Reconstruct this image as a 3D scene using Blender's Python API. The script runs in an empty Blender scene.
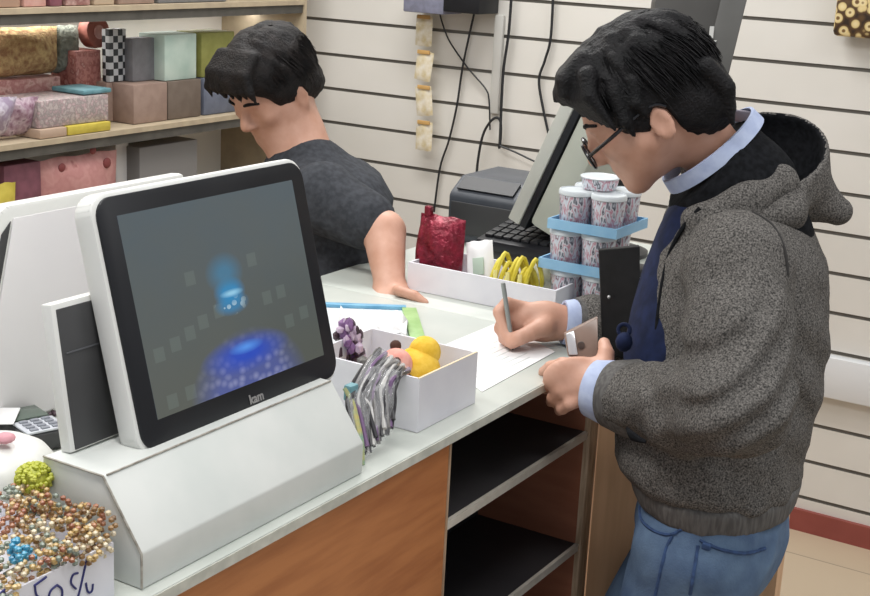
import bpy, bmesh, math, random
import numpy as np
from mathutils import Vector, Matrix

random.seed(7)
rng = np.random.default_rng(7)
scene = bpy.context.scene
col = scene.collection
PI = math.pi

# ------------------------------------------------------------------ camera
FPX = 1363.5
_p, _r, _y = math.radians(15.17), math.radians(-2.867), math.radians(31.1)
def _cam():
    cp, sp = math.cos(_p), math.sin(_p)
    X = np.array([1, 0, 0.]); F = np.array([0, cp, -sp]); D = np.array([0, -sp, -cp])
    c, s = math.cos(_r), math.sin(_r)
    M0 = np.array([c*X + s*D, -s*X + c*D, F])
    c, s = math.cos(_y), math.sin(_y)
    return M0 @ np.array([[c, s, 0], [-s, c, 0], [0, 0, 1]])
CM = _cam()                     # rows: right, down, forward
CAM = np.array([0, 0, 1.62])
def _ray(x, y): return CM.T @ np.array([(x-435)/FPX, (y-298)/FPX, 1.])
def P(x, y, d):                 # point seen at x, y at depth d
    return CAM + _ray(x, y)*d
def at(x, y, axis, val):        # point seen at x, y on the plane axis = val
    d = _ray(x, y); return CAM + d*((val-CAM[axis])/d[axis])

cd = bpy.data.cameras.new('camera'); cam = bpy.data.objects.new('camera', cd); col.objects.link(cam)
cd.sensor_width = 36; cd.lens = FPX*36/870; cd.clip_start = .05; cd.clip_end = 60
R_, D_, F_ = CM
cam.matrix_world = Matrix(((R_[0], -D_[0], -F_[0], CAM[0]), (R_[1], -D_[1], -F_[1], CAM[1]),
                           (R_[2], -D_[2], -F_[2], CAM[2]), (0, 0, 0, 1)))
scene.camera = cam

# ------------------------------------------------------------------ light
w = bpy.data.worlds.new('world'); scene.world = w; w.use_nodes = True
w.node_tree.nodes['Background'].inputs[0].default_value = (.93, .96, 1, 1)
w.node_tree.nodes['Background'].inputs[1].default_value = .52
def area(name, loc, sx, sy, power, colr=(1, .985, .96), rot=(0, 0, 0)):
    l = bpy.data.lights.new(name, 'AREA'); l.shape = 'RECTANGLE'; l.size = sx; l.size_y = sy
    l.energy = power; l.color = colr
    o = bpy.data.objects.new(name, l); o.location = loc; o.rotation_euler = rot; col.objects.link(o); return o
area('ceiling_light', (-.6, .6, 2.85), 1.3, .35, 24)
area('ceiling_light', (-2.05, 2.75, 2.85), 1.4, .35, 42)
area('ceiling_light', (.7, 2.1, 2.85), 1.3, .35, 17)
area('shelf_light', (-2.86, 2.6, 1.335), 2.0, .04, 2.2, (1, .98, .95), (0, 0, PI/2))
area('ceiling_light', (-2.0, 1.0, 2.85), 1.3, .35, 22)
scene.view_settings.view_transform = 'Standard'
scene.view_settings.look = 'None'
scene.view_settings.exposure = 0.0
scene.view_settings.gamma = 1.0
scene.view_settings.use_curve_mapping = False

# ------------------------------------------------------------------ materials
MATS = {}
def lin(h):
    h = h.lstrip('#'); v = [int(h[i:i+2], 16)/255 for i in (0, 2, 4)]
    return tuple(((c+.055)/1.055)**2.4 if c > .04045 else c/12.92 for c in v) + (1,)
def base(name):
    m = bpy.data.materials.new(name); m.use_nodes = True
    nt = m.node_tree; return m, nt, nt.nodes['Principled BSDF']
def mat(name, c, rough=.55, c2=None, scale=20, detail=3, bump=0, metal=0, spec=.5, emit=0, alpha=1, trans=0, stretch=None, lo=.35, hi=.65, bscale=None, dist=.002):
    if name in MATS: return MATS[name]
    m, nt, b = base(name); N = nt.nodes; L = nt.links
    b.inputs['Base Color'].default_value = lin(c); b.inputs['Roughness'].default_value = rough
    b.inputs['Metallic'].default_value = metal; b.inputs['Specular IOR Level'].default_value = spec
    b.inputs['Alpha'].default_value = alpha; b.inputs['Transmission Weight'].default_value = trans
    tc = N.new('ShaderNodeTexCoord'); src = tc.outputs['Object']
    if stretch:
        mp = N.new('ShaderNodeMapping'); mp.inputs['Scale'].default_value = stretch
        L.new(src, mp.inputs['Vector']); src = mp.outputs['Vector']
    if c2:
        n = N.new('ShaderNodeTexNoise'); n.inputs['Scale'].default_value = scale; n.inputs['Detail'].default_value = detail
        L.new(src, n.inputs['Vector'])
        r = N.new('ShaderNodeValToRGB'); r.color_ramp.elements[0].color = lin(c); r.color_ramp.elements[1].color = lin(c2)
        r.color_ramp.elements[0].position = lo; r.color_ramp.elements[1].position = hi
        L.new(n.outputs['Fac'], r.inputs['Fac']); L.new(r.outputs['Color'], b.inputs['Base Color'])
        if emit: L.new(r.outputs['Color'], b.inputs['Emission Color'])
    elif emit: b.inputs['Emission Color'].default_value = lin(c)
    b.inputs['Emission Strength'].default_value = emit
    if bump:
        n = N.new('ShaderNodeTexNoise'); n.inputs['Scale'].default_value = bscale or scale; n.inputs['Detail'].default_value = 4
        L.new(src, n.inputs['Vector'])
        bp = N.new('ShaderNodeBump'); bp.inputs['Strength'].default_value = bump; bp.inputs['Distance'].default_value = dist
        L.new(n.outputs['Fac'], bp.inputs['Height']); L.new(bp.outputs['Normal'], b.inputs['Normal'])
    MATS[name] = m; return m
def voro(name, stops, scale, rough=.5, spec=.5, alpha=1, rand=1, stretch=(1, 1, 1)):
    """printed packaging: soft blotches of a few colours"""
    if name in MATS: return MATS[name]
    m, nt, b = base(name); N = nt.nodes; L = nt.links
    tc = N.new('ShaderNodeTexCoord'); v = N.new('ShaderNodeTexNoise'); v.inputs['Scale'].default_value = scale*.75
    v.inputs['Detail'].default_value = 2.5
    mp = N.new('ShaderNodeMapping'); mp.inputs['Scale'].default_value = stretch
    L.new(tc.outputs['Object'], mp.inputs['Vector']); L.new(mp.outputs['Vector'], v.inputs['Vector'])
    r = N.new('ShaderNodeValToRGB'); el = r.color_ramp.elements
    while len(el) < len(stops): el.new(.5)
    for i, c in enumerate(stops): el[i].position = .28+.44*i/(len(stops)-1); el[i].color = lin(c)
    L.new(v.outputs['Fac'], r.inputs['Fac']); L.new(r.outputs['Color'], b.inputs['Base Color'])
    b.inputs['Roughness'].default_value = rough; b.inputs['Alpha'].default_value = alpha
    b.inputs['Specular IOR Level'].default_value = spec
    MATS[name] = m; return m
def checks(name, c1, c2, scale, rough=.5):
    if name in MATS: return MATS[name]
    m, nt, b = base(name); N = nt.nodes; L = nt.links
    tc = N.new('ShaderNodeTexCoord'); v = N.new('ShaderNodeTexChecker'); v.inputs['Scale'].default_value = scale
    v.inputs['Color1'].default_value = lin(c1); v.inputs['Color2'].default_value = lin(c2)
    L.new(tc.outputs['Object'], v.inputs['Vector']); L.new(v.outputs['Color'], b.inputs['Base Color'])
    b.inputs['Roughness'].default_value = rough; MATS[name] = m; return m

WHITE = mat('white_laminate', '#bfc4bd', .4, '#c9cdc6', 9)
EDGE = mat('laminate_edge', '#b9bab0', .4, '#cfcfc4', 40)
WOOD = mat('orange_wood', '#a96a3e', .42, '#bd7c4b', 9, 5, stretch=(1, .8, 7))
TAN = mat('tan_wood', '#c8a17e', .5, '#d6af8a', 9, 5, stretch=(6, 6, .6))
RAW = mat('worn_board_edge', '#9a8168', .6, '#c0a88e', 30, 5, stretch=(6, 6, .5))
BROWN = mat('reddish_brown_board', '#935c45', .5, '#a26850', 8, 4, stretch=(1, 1, 5))
BLACK = mat('black_board', '#343235', .6, '#3c3a3c', 10)
SHELF_EDGE = mat('shelf_edge_band', '#c6bfb2', .5, '#d6cfc4', 30)
PLASTIC_W = mat('white_plastic', '#dcdcd8', .35, '#e2e2de', 6)
PLASTIC_B = mat('black_plastic', '#191a1e', .42, '#1f2024', 8, spec=.3)
PLASTIC_D = mat('dark_grey_plastic', '#353536', .5, '#3d3d3e', 10)
PAPER = mat('white_paper', '#e4e3e3', .8, '#eeeded', 14)
CARD = mat('white_card', '#d8d7de', .6, '#e2e1e6', 14)
CABLE = mat('black_cable', '#232427', .5)
SKIN = mat('skin', '#c2917a', .5, '#cfa18c', 25, 3, bump=.15, bscale=260, dist=.001)
HAIR = mat('black_hair', '#0b0b0d', .62, '#171517', 40, 4, bump=.7, bscale=260, dist=.004, spec=.25)
HEATHER = mat('heather_fleece', '#31302f', .95, '#7d7975', 430, 3, bump=.5, lo=.33, hi=.70, bscale=240, dist=.003, spec=.1)
RIB = mat('ribbed_knit', '#565453', .95, '#6a6866', 220, 2, bump=.2, stretch=(1, 1, .15), bscale=300, spec=.1)
LINING = mat('black_fleece_lining', '#131416', .95, '#1e1f22', 120, 2, bump=.3, spec=.1)
NAVY = mat('navy_cloth', '#121a33', .8, '#1a2444', 50, 3, bump=.2, spec=.2)
SHIRT = mat('light_blue_shirt', '#a7b3d2', .8, '#b9c4de', 60, 3, bump=.15, spec=.2)
DENIM = mat('blue_denim', '#495c79', .85, '#687f99', 20, 10, bump=.35, bscale=350, lo=.3, hi=.72, spec=.15)
DENIM_D = mat('denim_seam', '#2a3e60', .9, '#37507a', 120)
SLAT = mat('slatwall_board', '#d2cfc8', .5, '#d9d6d0', 3)
GROOVE = mat('slat_groove', '#77736c', .7)
GLASS = mat('clear_plastic', '#eef2f4', .12, alpha=.28, spec=.8)

# ------------------------------------------------------------------ builders
def tag(o, label=None, cat=None, group=None, kind=None):
    if label: o['label'] = label
    if cat: o['category'] = cat
    if group: o['group'] = group
    if kind: o['kind'] = kind
    return o
def link(name, me, m, parent=None):
    o = bpy.data.objects.new(name, me); col.objects.link(o)
    if m is not None:
        for x in (m if isinstance(m, (list, tuple)) else [m]): me.materials.append(x)
    if parent is not None:
        o.parent = parent; o.matrix_parent_inverse = parent.matrix_basis.inverted()
    return o
def thing(name, label, cat, loc=(0, 0, 0), rotz=0, group=None):
    o = bpy.data.objects.new(name, None); o.empty_display_size = .05; col.objects.link(o)
    o.location = loc; o.rotation_euler = (0, 0, rotz)
    return tag(o, label, cat, group)
class MB:
    """collects shapes, then links them as one mesh object"""
    def __init__(s): s.bm = bmesh.new()
    def _fin(s, vs, mtx):
        bmesh.ops.transform(s.bm, matrix=mtx, verts=vs)
    def box(s, c, size, bev=0, rot=None, seg=2):
        r = bmesh.ops.create_cube(s.bm, size=1); vs = r['verts']
        bmesh.ops.scale(s.bm, vec=size, verts=vs)
        if bev:
            es = list({e for v in vs for e in v.link_edges})
            g = bmesh.ops.bevel(s.bm, geom=es, offset=bev, segments=seg, affect='EDGES', profile=.5)
            vs = list({v for f in g['faces'] for v in f.verts} | {v for v in vs if v.is_valid})
            vs = [v for v in s._comp(vs[0])]
        m = Matrix.Translation(Vector(c))
        if rot is not None: m = m @ (rot.to_4x4() if hasattr(rot, 'to_4x4') else rot)
        s._fin(vs, m); return s
    def _comp(s, v0):
        seen = {v0}; st = [v0]
        while st:
            v = st.pop()
            for e in v.link_edges:
                o = e.other_vert(v)
                if o not in seen: seen.add(o); st.append(o)
        return seen
    def minmax(s, a, b, bev=0):
        a = Vector(a); b = Vector(b); return s.box((a+b)/2, [abs(x) for x in (b-a)], bev)
    def tube(s, pts, r, n=8, smooth_n=0, caps=True):
        pts = [Vector(p) for p in pts]
        if smooth_n: pts = catmull(pts, smooth_n)
        rr = r if isinstance(r, (list, tuple)) else None
        if rr and len(rr) != len(pts):
            rr = list(np.interp(np.linspace(0, 1, len(pts)), np.linspace(0, 1, len(rr)), rr))
        prev = None; u = None
        for i, p in enumerate(pts):
            t = (pts[min(i+1, len(pts)-1)]-pts[max(i-1, 0)]).normalized()
            if u is None:
                u = t.orthogonal().normalized()
            else:
                u = (u - t*u.dot(t)); u = u.normalized() if u.length > 1e-6 else t.orthogonal().normalized()
            v = t.cross(u); R = rr[i] if rr else r
            ring = [s.bm.verts.new(p + u*math.cos(2*PI*k/n)*R + v*math.sin(2*PI*k/n)*R) for k in range(n)]
            if prev:
                for k in range(n): s.bm.faces.new((prev[k], prev[(k+1) % n], ring[(k+1) % n], ring[k]))
            elif caps: s.bm.faces.new(ring[::-1])
            prev = ring
        if caps: s.bm.faces.new(prev)
        return s
    def lathe(s, c, prof, n=24, axis=None):
        rings = []
        q = Vector((0, 0, 1)).rotation_difference(Vector(axis).normalized()) if axis is not None else None
        for r, z in prof:
            ring = []
            for k in range(n):
                p = Vector((r*math.cos(2*PI*k/n), r*math.sin(2*PI*k/n), z))
                if q: p = q @ p
                ring.append(s.bm.verts.new(p+Vector(c)))
            rings.append(ring)
        for a, b in zip(rings, rings[1:]):
            for k in range(n): s.bm.faces.new((a[k], a[(k+1) % n], b[(k+1) % n], b[k]))
        s.bm.faces.new(rings[0][::-1]); s.bm.faces.new(rings[-1]); return s
    def prism(s, pts, vec, bev=0):
        """polygon (3-D points) extruded along vec"""
        a = [s.bm.verts.new(Vector(p)) for p in pts]; b = [s.bm.verts.new(Vector(p)+Vector(vec)) for p in pts]
        n = len(pts); fs = [s.bm.faces.new(a[::-1]), s.bm.faces.new(b)]
        for k in range(n): fs.append(s.bm.faces.new((a[k], a[(k+1) % n], b[(k+1) % n], b[k])))
        bmesh.ops.recalc_face_normals(s.bm, faces=fs)
        if bev:
            es = list({e for f in fs for e in f.edges})
            bmesh.ops.bevel(s.bm, geom=es, offset=bev, segments=2, affect='EDGES', profile=.5)
        return s
    def ball(s, c, r, sub=2, sc=(1, 1, 1), rot=None):
        g = bmesh.ops.create_icosphere(s.bm, subdivisions=sub, radius=1)
        m = Matrix.Translation(Vector(c))
        if rot is not None: m = m @ rot.to_4x4()
        m = m @ Matrix.Diagonal((r*sc[0], r*sc[1], r*sc[2], 1))
        bmesh.ops.transform(s.bm, matrix=m, verts=g['verts']); return s
    def torus(s, c, R, r, rot=None, n=20, k=8):
        m = Matrix.Translation(Vector(c)) @ (rot.to_4x4() if rot is not None else Matrix())
        pts = [[s.bm.verts.new(m @ Vector(((R+r*math.cos(2*PI*j/k))*math.cos(2*PI*i/n), (R+r*math.cos(2*PI*j/k))*math.sin(2*PI*i/n), r*math.sin(2*PI*j/k)))) for j in range(k)] for i in range(n)]
        for i in range(n):
            for j in range(k): s.bm.faces.new((pts[i][j], pts[(i+1) % n][j], pts[(i+1) % n][(j+1) % k], pts[i][(j+1) % k]))
        return s
    def pillow(s, c, size, rot=None, n=10, crimp=.02):
        """a filled bag: fat in the middle, pinched at its edges; size = w (x), h (z), depth (y)"""
        w_, h_, d_ = size; m = Matrix.Translation(Vector(c)) @ (rot.to_4x4() if rot is not None else Matrix())
        G = []
        for sd in (1, -1):
            g = []
            for i in range(n+1):
                row = []
                for j in range(n+1):
                    u, v = i/n*2-1, j/n*2-1
                    f = max(0, (1-abs(u)**3)*(1-abs(v)**3))**.6
                    y = sd*d_/2*f*(1+.15*math.sin(5*u+3*v+c[0]*40))
                    row.append(s.bm.verts.new(m @ Vector((u*w_/2*(1-crimp*abs(v)), y, v*h_/2*(1-crimp*math.cos(u*7))))))
                g.append(row)
            G.append(g)
        for q, g in enumerate(G):
            for i in range(n):
                for j in range(n):
                    f = (g[i][j], g[i+1][j], g[i+1][j+1], g[i][j+1])
                    s.bm.faces.new(f if q == 1 else f[::-1])
        bmesh.ops.remove_doubles(s.bm, verts=[v for g in G for r in g for v in r], dist=1e-5)
        return s
    def build(s, name, m, parent=None, smooth=True):
        bmesh.ops.recalc_face_normals(s.bm, faces=s.bm.faces[:])
        me = bpy.data.meshes.new(name); s.bm.to_mesh(me); s.bm.free()
        if smooth:
            me.polygons.foreach_set('use_smooth', [True]*len(me.polygons))
            try: me.set_sharp_from_angle(angle=math.radians(35))
            except Exception: pass
        return link(name, me, m, parent)
def catmull(pts, k):
    out = []
    for i in range(len(pts)-1):
        p0, p1, p2, p3 = pts[max(i-1, 0)], pts[i], pts[i+1], pts[min(i+2, len(pts)-1)]
        for j in range(k):
            t = j/k
            out.append(.5*((2*p1)+(p2-p0)*t+(2*p0-5*p1+4*p2-p3)*t*t+(3*p1-p0-3*p2+p3)*t**3))
    return out+[pts[-1]]
def bx(name, a, b, m, parent=None, bev=0): return MB().minmax(a, b, bev).build(name, m, parent)
def struct(name, o): o.name = name; o['kind'] = 'structure'; return o
def rot(axis, deg): return Matrix.Rotation(math.radians(deg), 3, axis)

# ---- implicit surfaces (bodies and cloth) meshed with surface nets
def surf(fn, lo, hi, h):
    lo = np.array(lo, float); hi = np.array(hi, float)
    n = np.ceil((hi-lo)/h).astype(int)+1
    ax = [lo[i]+h*np.arange(n[i]) for i in range(3)]
    G = np.stack(np.meshgrid(*ax, indexing='ij'), -1)
    F = fn(G.reshape(-1, 3)).reshape(n)
    S = F < 0
    c = [S[i:n[0]-1+i, j:n[1]-1+j, k:n[2]-1+k] for i in (0, 1) for j in (0, 1) for k in (0, 1)]
    cnt = sum(x.astype(int) for x in c); mask = (cnt > 0) & (cnt < 8)
    idx = -np.ones(mask.shape, int); cells = np.argwhere(mask); idx[mask] = np.arange(len(cells))
    acc = np.zeros((len(cells), 3)); num = np.zeros(len(cells))
    corners = np.array([(i, j, k) for i in (0, 1) for j in (0, 1) for k in (0, 1)])
    val = np.stack([F[tuple((cells+q).T)] for q in corners], 1)
    for a in range(8):
        for b in range(a+1, 8):
            if abs(corners[a]-corners[b]).sum() != 1: continue
            va, vb = val[:, a], val[:, b]; k = (va < 0) != (vb < 0)
            t = va[k]/(va[k]-vb[k])
            acc[k] += corners[a]+t[:, None]*(corners[b]-corners[a]); num[k] += 1
    V = lo+h*(cells+acc/num[:, None])
    faces = []
    for d in range(3):
        e1, e2 = (d+1) % 3, (d+2) % 3
        sl0 = [slice(None)]*3; sl1 = [slice(None)]*3
        sl0[d] = slice(0, n[d]-1); sl1[d] = slice(1, n[d])
        A, B = S[tuple(sl0)], S[tuple(sl1)]
        E = np.argwhere(A != B)
        ok = (E[:, e1] > 0) & (E[:, e2] > 0) & (E[:, e1] < n[e1]-1) & (E[:, e2] < n[e2]-1)
        E = E[ok]
        flip = A[tuple(E.T)]
        o1 = np.zeros(3, int); o1[e1] = 1; o2 = np.zeros(3, int); o2[e2] = 1
        q = np.stack([idx[tuple((E-o1-o2).T)], idx[tuple((E-o2).T)], idx[tuple(E.T)], idx[tuple((E-o1).T)]], 1)
        q[~flip] = q[~flip][:, ::-1]
        faces.append(q)
    return V, np.concatenate(faces)
def sdf_obj(name, fn, lo, hi, h, m, parent=None, slot=None):
    V, Fc = surf(fn, lo, hi, h)
    me = bpy.data.meshes.new(name); me.from_pydata(V.tolist(), [], Fc.tolist())
    me.polygons.foreach_set('use_smooth', [True]*len(me.polygons))
    o = link(name, me, m, parent)
    if slot is not None:
        cen = V[Fc].mean(1); me.polygons.foreach_set('material_index', slot(cen).astype(np.int32))
    me.update(); return o
def nrm(v): v = np.asarray(v, float); return v/np.linalg.norm(v)
def cap(p, a, b, ra, rb):
    a = np.asarray(a, float); b = np.asarray(b, float); d = b-a
    t = np.clip(((p-a)@d)/(d@d), 0, 1)
    return np.linalg.norm(p-a-t[:, None]*d, axis=1)-(ra+(rb-ra)*t)
def chain(p, pts, rs, k=.004):
    o = None
    for i in range(len(pts)-1):
        c = cap(p, pts[i], pts[i+1], rs[i], rs[i+1]); o = c if o is None else smin(o, c, k)
    return o
def ell(p, c, A, r):
    q = ((p-np.asarray(c))@np.asarray(A).T)/np.asarray(r)
    k0 = np.linalg.norm(q, axis=1); k1 = np.linalg.norm(q/np.asarray(r), axis=1)+1e-9
    return k0*(k0-1)/k1
def smin(a, b, k):
    h = np.clip(.5+.5*(b-a)/k, 0, 1); return b+(a-b)*h-k*h*(1-h)
def smax(a, b, k): return -smin(-a, -b, k)
def sections(p, Z, C, A, B, F, S, ends=True, k=.02):
    """stack of ellipses along z: centre C, half width A along F, B along S"""
    o = np.argsort(Z); Z = np.asarray(Z)[o]; C = np.asarray(C)[o]; A = np.asarray(A)[o]; B = np.asarray(B)[o]
    z = np.clip(p[:, 2], Z[0], Z[-1])
    cx = np.interp(z, Z, C[:, 0]); cy = np.interp(z, Z, C[:, 1]); a = np.interp(z, Z, A); b = np.interp(z, Z, B)
    q = np.stack([p[:, 0]-cx, p[:, 1]-cy], 1)
    u = q@F[:2]/a; v = q@S[:2]/b
    ln = np.sqrt(u*u+v*v)+1e-9
    g = np.sqrt((u/a)**2+(v/b)**2)+1e-9
    d = ln*(ln-1)/g
    if ends: d = smax(d, np.maximum(p[:, 2]-Z[-1], Z[0]-p[:, 2]), k)
    return d
def wob(p, f, amp, seed=0):
    r = np.random.default_rng(seed); o = 0
    for i in range(5):
        k = r.normal(size=3)*f*(1+.5*i); o = o+np.sin(p@k+r.uniform(0, 6))/(1+.4*i)
    return o*amp/2.2

Z3 = np.array([0, 0, 1.])
RH = nrm([CM[0][0], CM[0][1], 0]); FH = nrm([CM[2][0], CM[2][1], 0])       # level right and forward as seen
def facing(deg):
    """level direction: 0 = to the left of the view, positive = turned away from it; and that person's left side"""
    a = math.radians(deg); F = -math.cos(a)*RH+math.sin(a)*FH
    return F, np.cross(Z3, F)

# ================================================================== SETTING
YB = 3.67; XL = -3.0
def slatwall():
    m = MB(); g = .1105; z = .099
    x0, x1 = XL, 2.2
    bm = m.bm
    prof = [(YB, -.02)]
    k = 0
    while z+g*k < 2.9:
        zz = z+g*k
        prof += [(YB, zz-.005), (YB+.007, zz-.005), (YB+.007, zz+.005), (YB, zz+.005)]; k += 1
    prof.append((YB, 2.9))
    a = [bm.verts.new((x0, y, zz)) for y, zz in prof]; b = [bm.verts.new((x1, y, zz)) for y, zz in prof]
    for i in range(len(prof)-1):
        f = bm.faces.new((a[i], b[i], b[i+1], a[i+1]))
        if prof[i][0] > YB or prof[i+1][0] > YB: f.material_index = 1
    me = bpy.data.meshes.new('wall_back'); bm.to_mesh(me); bm.free()
    return link('wall_back', me, [SLAT, GROOVE])
struct('wall_back', slatwall())
def floor_mat():
    m, nt, b = base('floor_tile'); N = nt.nodes; L = nt.links
    tc = N.new('ShaderNodeTexCoord'); br = N.new('ShaderNodeTexBrick')
    br.offset = 0; br.inputs['Scale'].default_value = 1; br.inputs['Brick Width'].default_value = .45; br.inputs['Row Height'].default_value = .45
    br.inputs['Mortar Size'].default_value = .003
    br.inputs['Color1'].default_value = lin('#c3b198'); br.inputs['Color2'].default_value = lin('#bfad94'); br.inputs['Mortar'].default_value = lin('#9a8b78')
    mp = N.new('ShaderNodeMapping'); mp.inputs['Location'].default_value = (.1, .1, 0)
    L.new(tc.outputs['Object'], mp.inputs['Vector']); L.new(mp.outputs['Vector'], br.inputs['Vector'])
    L.new(br.outputs['Color'], b.inputs['Base Color']); b.inputs['Roughness'].default_value = .35
    return m
struct('floor', bx('floor', (XL, -1.2, -.05), (2.2, YB, 0), floor_mat()))
struct('wall_left', bx('wall_left', (XL-.05, -1.2, 0), (XL, YB, 2.9), mat('wall_paint', '#d9d6d0', .7)))
RED = mat('red_baseboard', '#86423b', .5, '#904a42', 12)
struct('baseboard_back', bx('baseboard_back', (XL, YB-.014, 0), (2.2, YB, .064), RED))
struct('trim_1', bx('trim_1', (-1.6, YB-.035, .418), (2.2, YB, .535), mat('white_trim', '#d6d8da', .45), bev=.004))

# ================================================================== COUNTER
XF = -.83
t = thing('shop_counter', 'white topped orange wood counter with open dark shelves at its right end', 'counter', (XF, 1.1, 0))
MB().minmax((XF-.012, .2, 0), (XF, 1.43, .985)).build('front_panel', WOOD, t)
bx('side_panel', (-1.36, 1.395, 0), (XF-.012, 1.43, .985), BLACK, t)
MB().minmax((-1.36, 1.863, 0), (XF+.004, 1.893, .985), .001).build('end_upright', RAW, t)
MB().minmax((-1.36, 1.8625, 0), (XF-.006, 1.8629, .985)).build('inner_face', BROWN, t)
bx('back_panel', (-1.03, 1.43, 0), (-1.018, 1.8625, .985), BLACK, t)
for z in (.865, .672, .45, .2):
    s_ = bx('shelf', (-1.018, 1.43, z-.0105), (XF-.006, 1.8625, z), BLACK, t)
    bx('edge_band', (XF-.006, 1.4305, z-.0115), (XF, 1.862, z+.0005), SHELF_EDGE, s_)
bx('edge_strip', (XF-.004, 1.43, 0), (XF+.002, 1.4335, .985), RAW, t)
tp = MB().prism([(XF+.012, .2, .986), (-1.40, .2, .986), (-1.40, 1.9, .986), (XF+.012, 1.9, .986)], (0, 0, .014), .0015).build('worktop', WHITE, t)
MB().minmax((XF+.0121, .2, .9865), (XF+.0135, 1.9, .9985)).build('edge_band', EDGE, tp)
t = thing('return_counter', 'tan sided return counter behind the man, carrying the printer and candy tubs', 'counter', (-1.05, 2.3, 0))
bx('end_panel', (XF+.0045, 1.896, 0), (-.515, 1.925, .985), TAN, t)
bx('side_panel', (-.866, 1.926, 0), (-.85, 2.6, .985), TAN, t)
bx('back_panel', (-1.40, 2.6, 0), (-.85, 2.616, .985), TAN, t)
MB().prism([(-.505, 1.9005, .986), (-.505, 1.935, .986), (-.84, 1.935, .986), (-.84, 2.63, .986), (-1.42, 2.63, .986), (-1.42, 1.9005, .986)], (0, 0, .014), .0015).build('worktop', WHITE, t)

# ---- wedge base and touch monitor
t = thing('wedge_riser', 'long white wedge shaped riser under the touch monitor', 'riser', (-.9, 1.05, 1.0))
prof = [(-.832, 1.0005), (-.832, 1.038), (-.88, 1.104), (-.962, 1.104), (-.962, 1.0005)]
MB().prism([(x, .868, z) for x, z in prof], (0, .367, 0), .002).build('body', mat('painted_board', '#ced2ce', .45, '#d8dad6', 12), t)
MB().tube([(-.8315, .8675, 1.003), (-.8315, .8675, 1.038), (-.88, .8675, 1.1045), (-.960, .8675, 1.1045)], .0012, 6).build('edge_seam', mat('worn_seam', '#8c867c', .7, '#b5b0a6', 90), t)
MB().tube([(-.8795, .872, 1.1045), (-.8795, 1.232, 1.1045)], .001, 6).build('top_seam', mat('worn_seam', '#8c867c'), t)

TL = math.radians(14.7)
mm = thing('touch_monitor', 'white rimmed black touch monitor tilted back on the wedge riser', 'monitor', (-.93, 1.135, 1.105))
UP = np.array([-math.sin(TL), 0, math.cos(TL)]); NN = np.array([math.cos(TL), 0, math.sin(TL)]); YY = np.array([0, 1., 0])
MO = np.array([-.895, 1.105, 1.0975])        # middle of the bottom edge, front plane
def mp_(u, v, d=0): return MO+YY*u+UP*v+NN*d
def rrect(wd, ht, r, u0=0, v0=0, n=6):
    out = []
    for cx, cy, a0 in ((wd/2-r, r, -90), (wd/2-r, ht-r, 0), (-wd/2+r, ht-r, 90), (-wd/2+r, r, 180)):
        for i in range(n+1):
            a = math.radians(a0+90*i/n); out.append((u0+cx+r*math.cos(a), v0+cy+r*math.sin(a)))
    return out
MW, MH = .333, .262
MB().prism([mp_(u, v, -.028) for u, v in rrect(MW+.006, MH+.006, .024, 0, -.003)], NN*.026, .004).build('housing', PLASTIC_W, mm)
MB().prism([mp_(u, v, -.003) for u, v in rrect(MW-.004, MH-.004, .021, 0, .002)], NN*.0042, .001).build('bezel', PLASTIC_B, mm)
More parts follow.
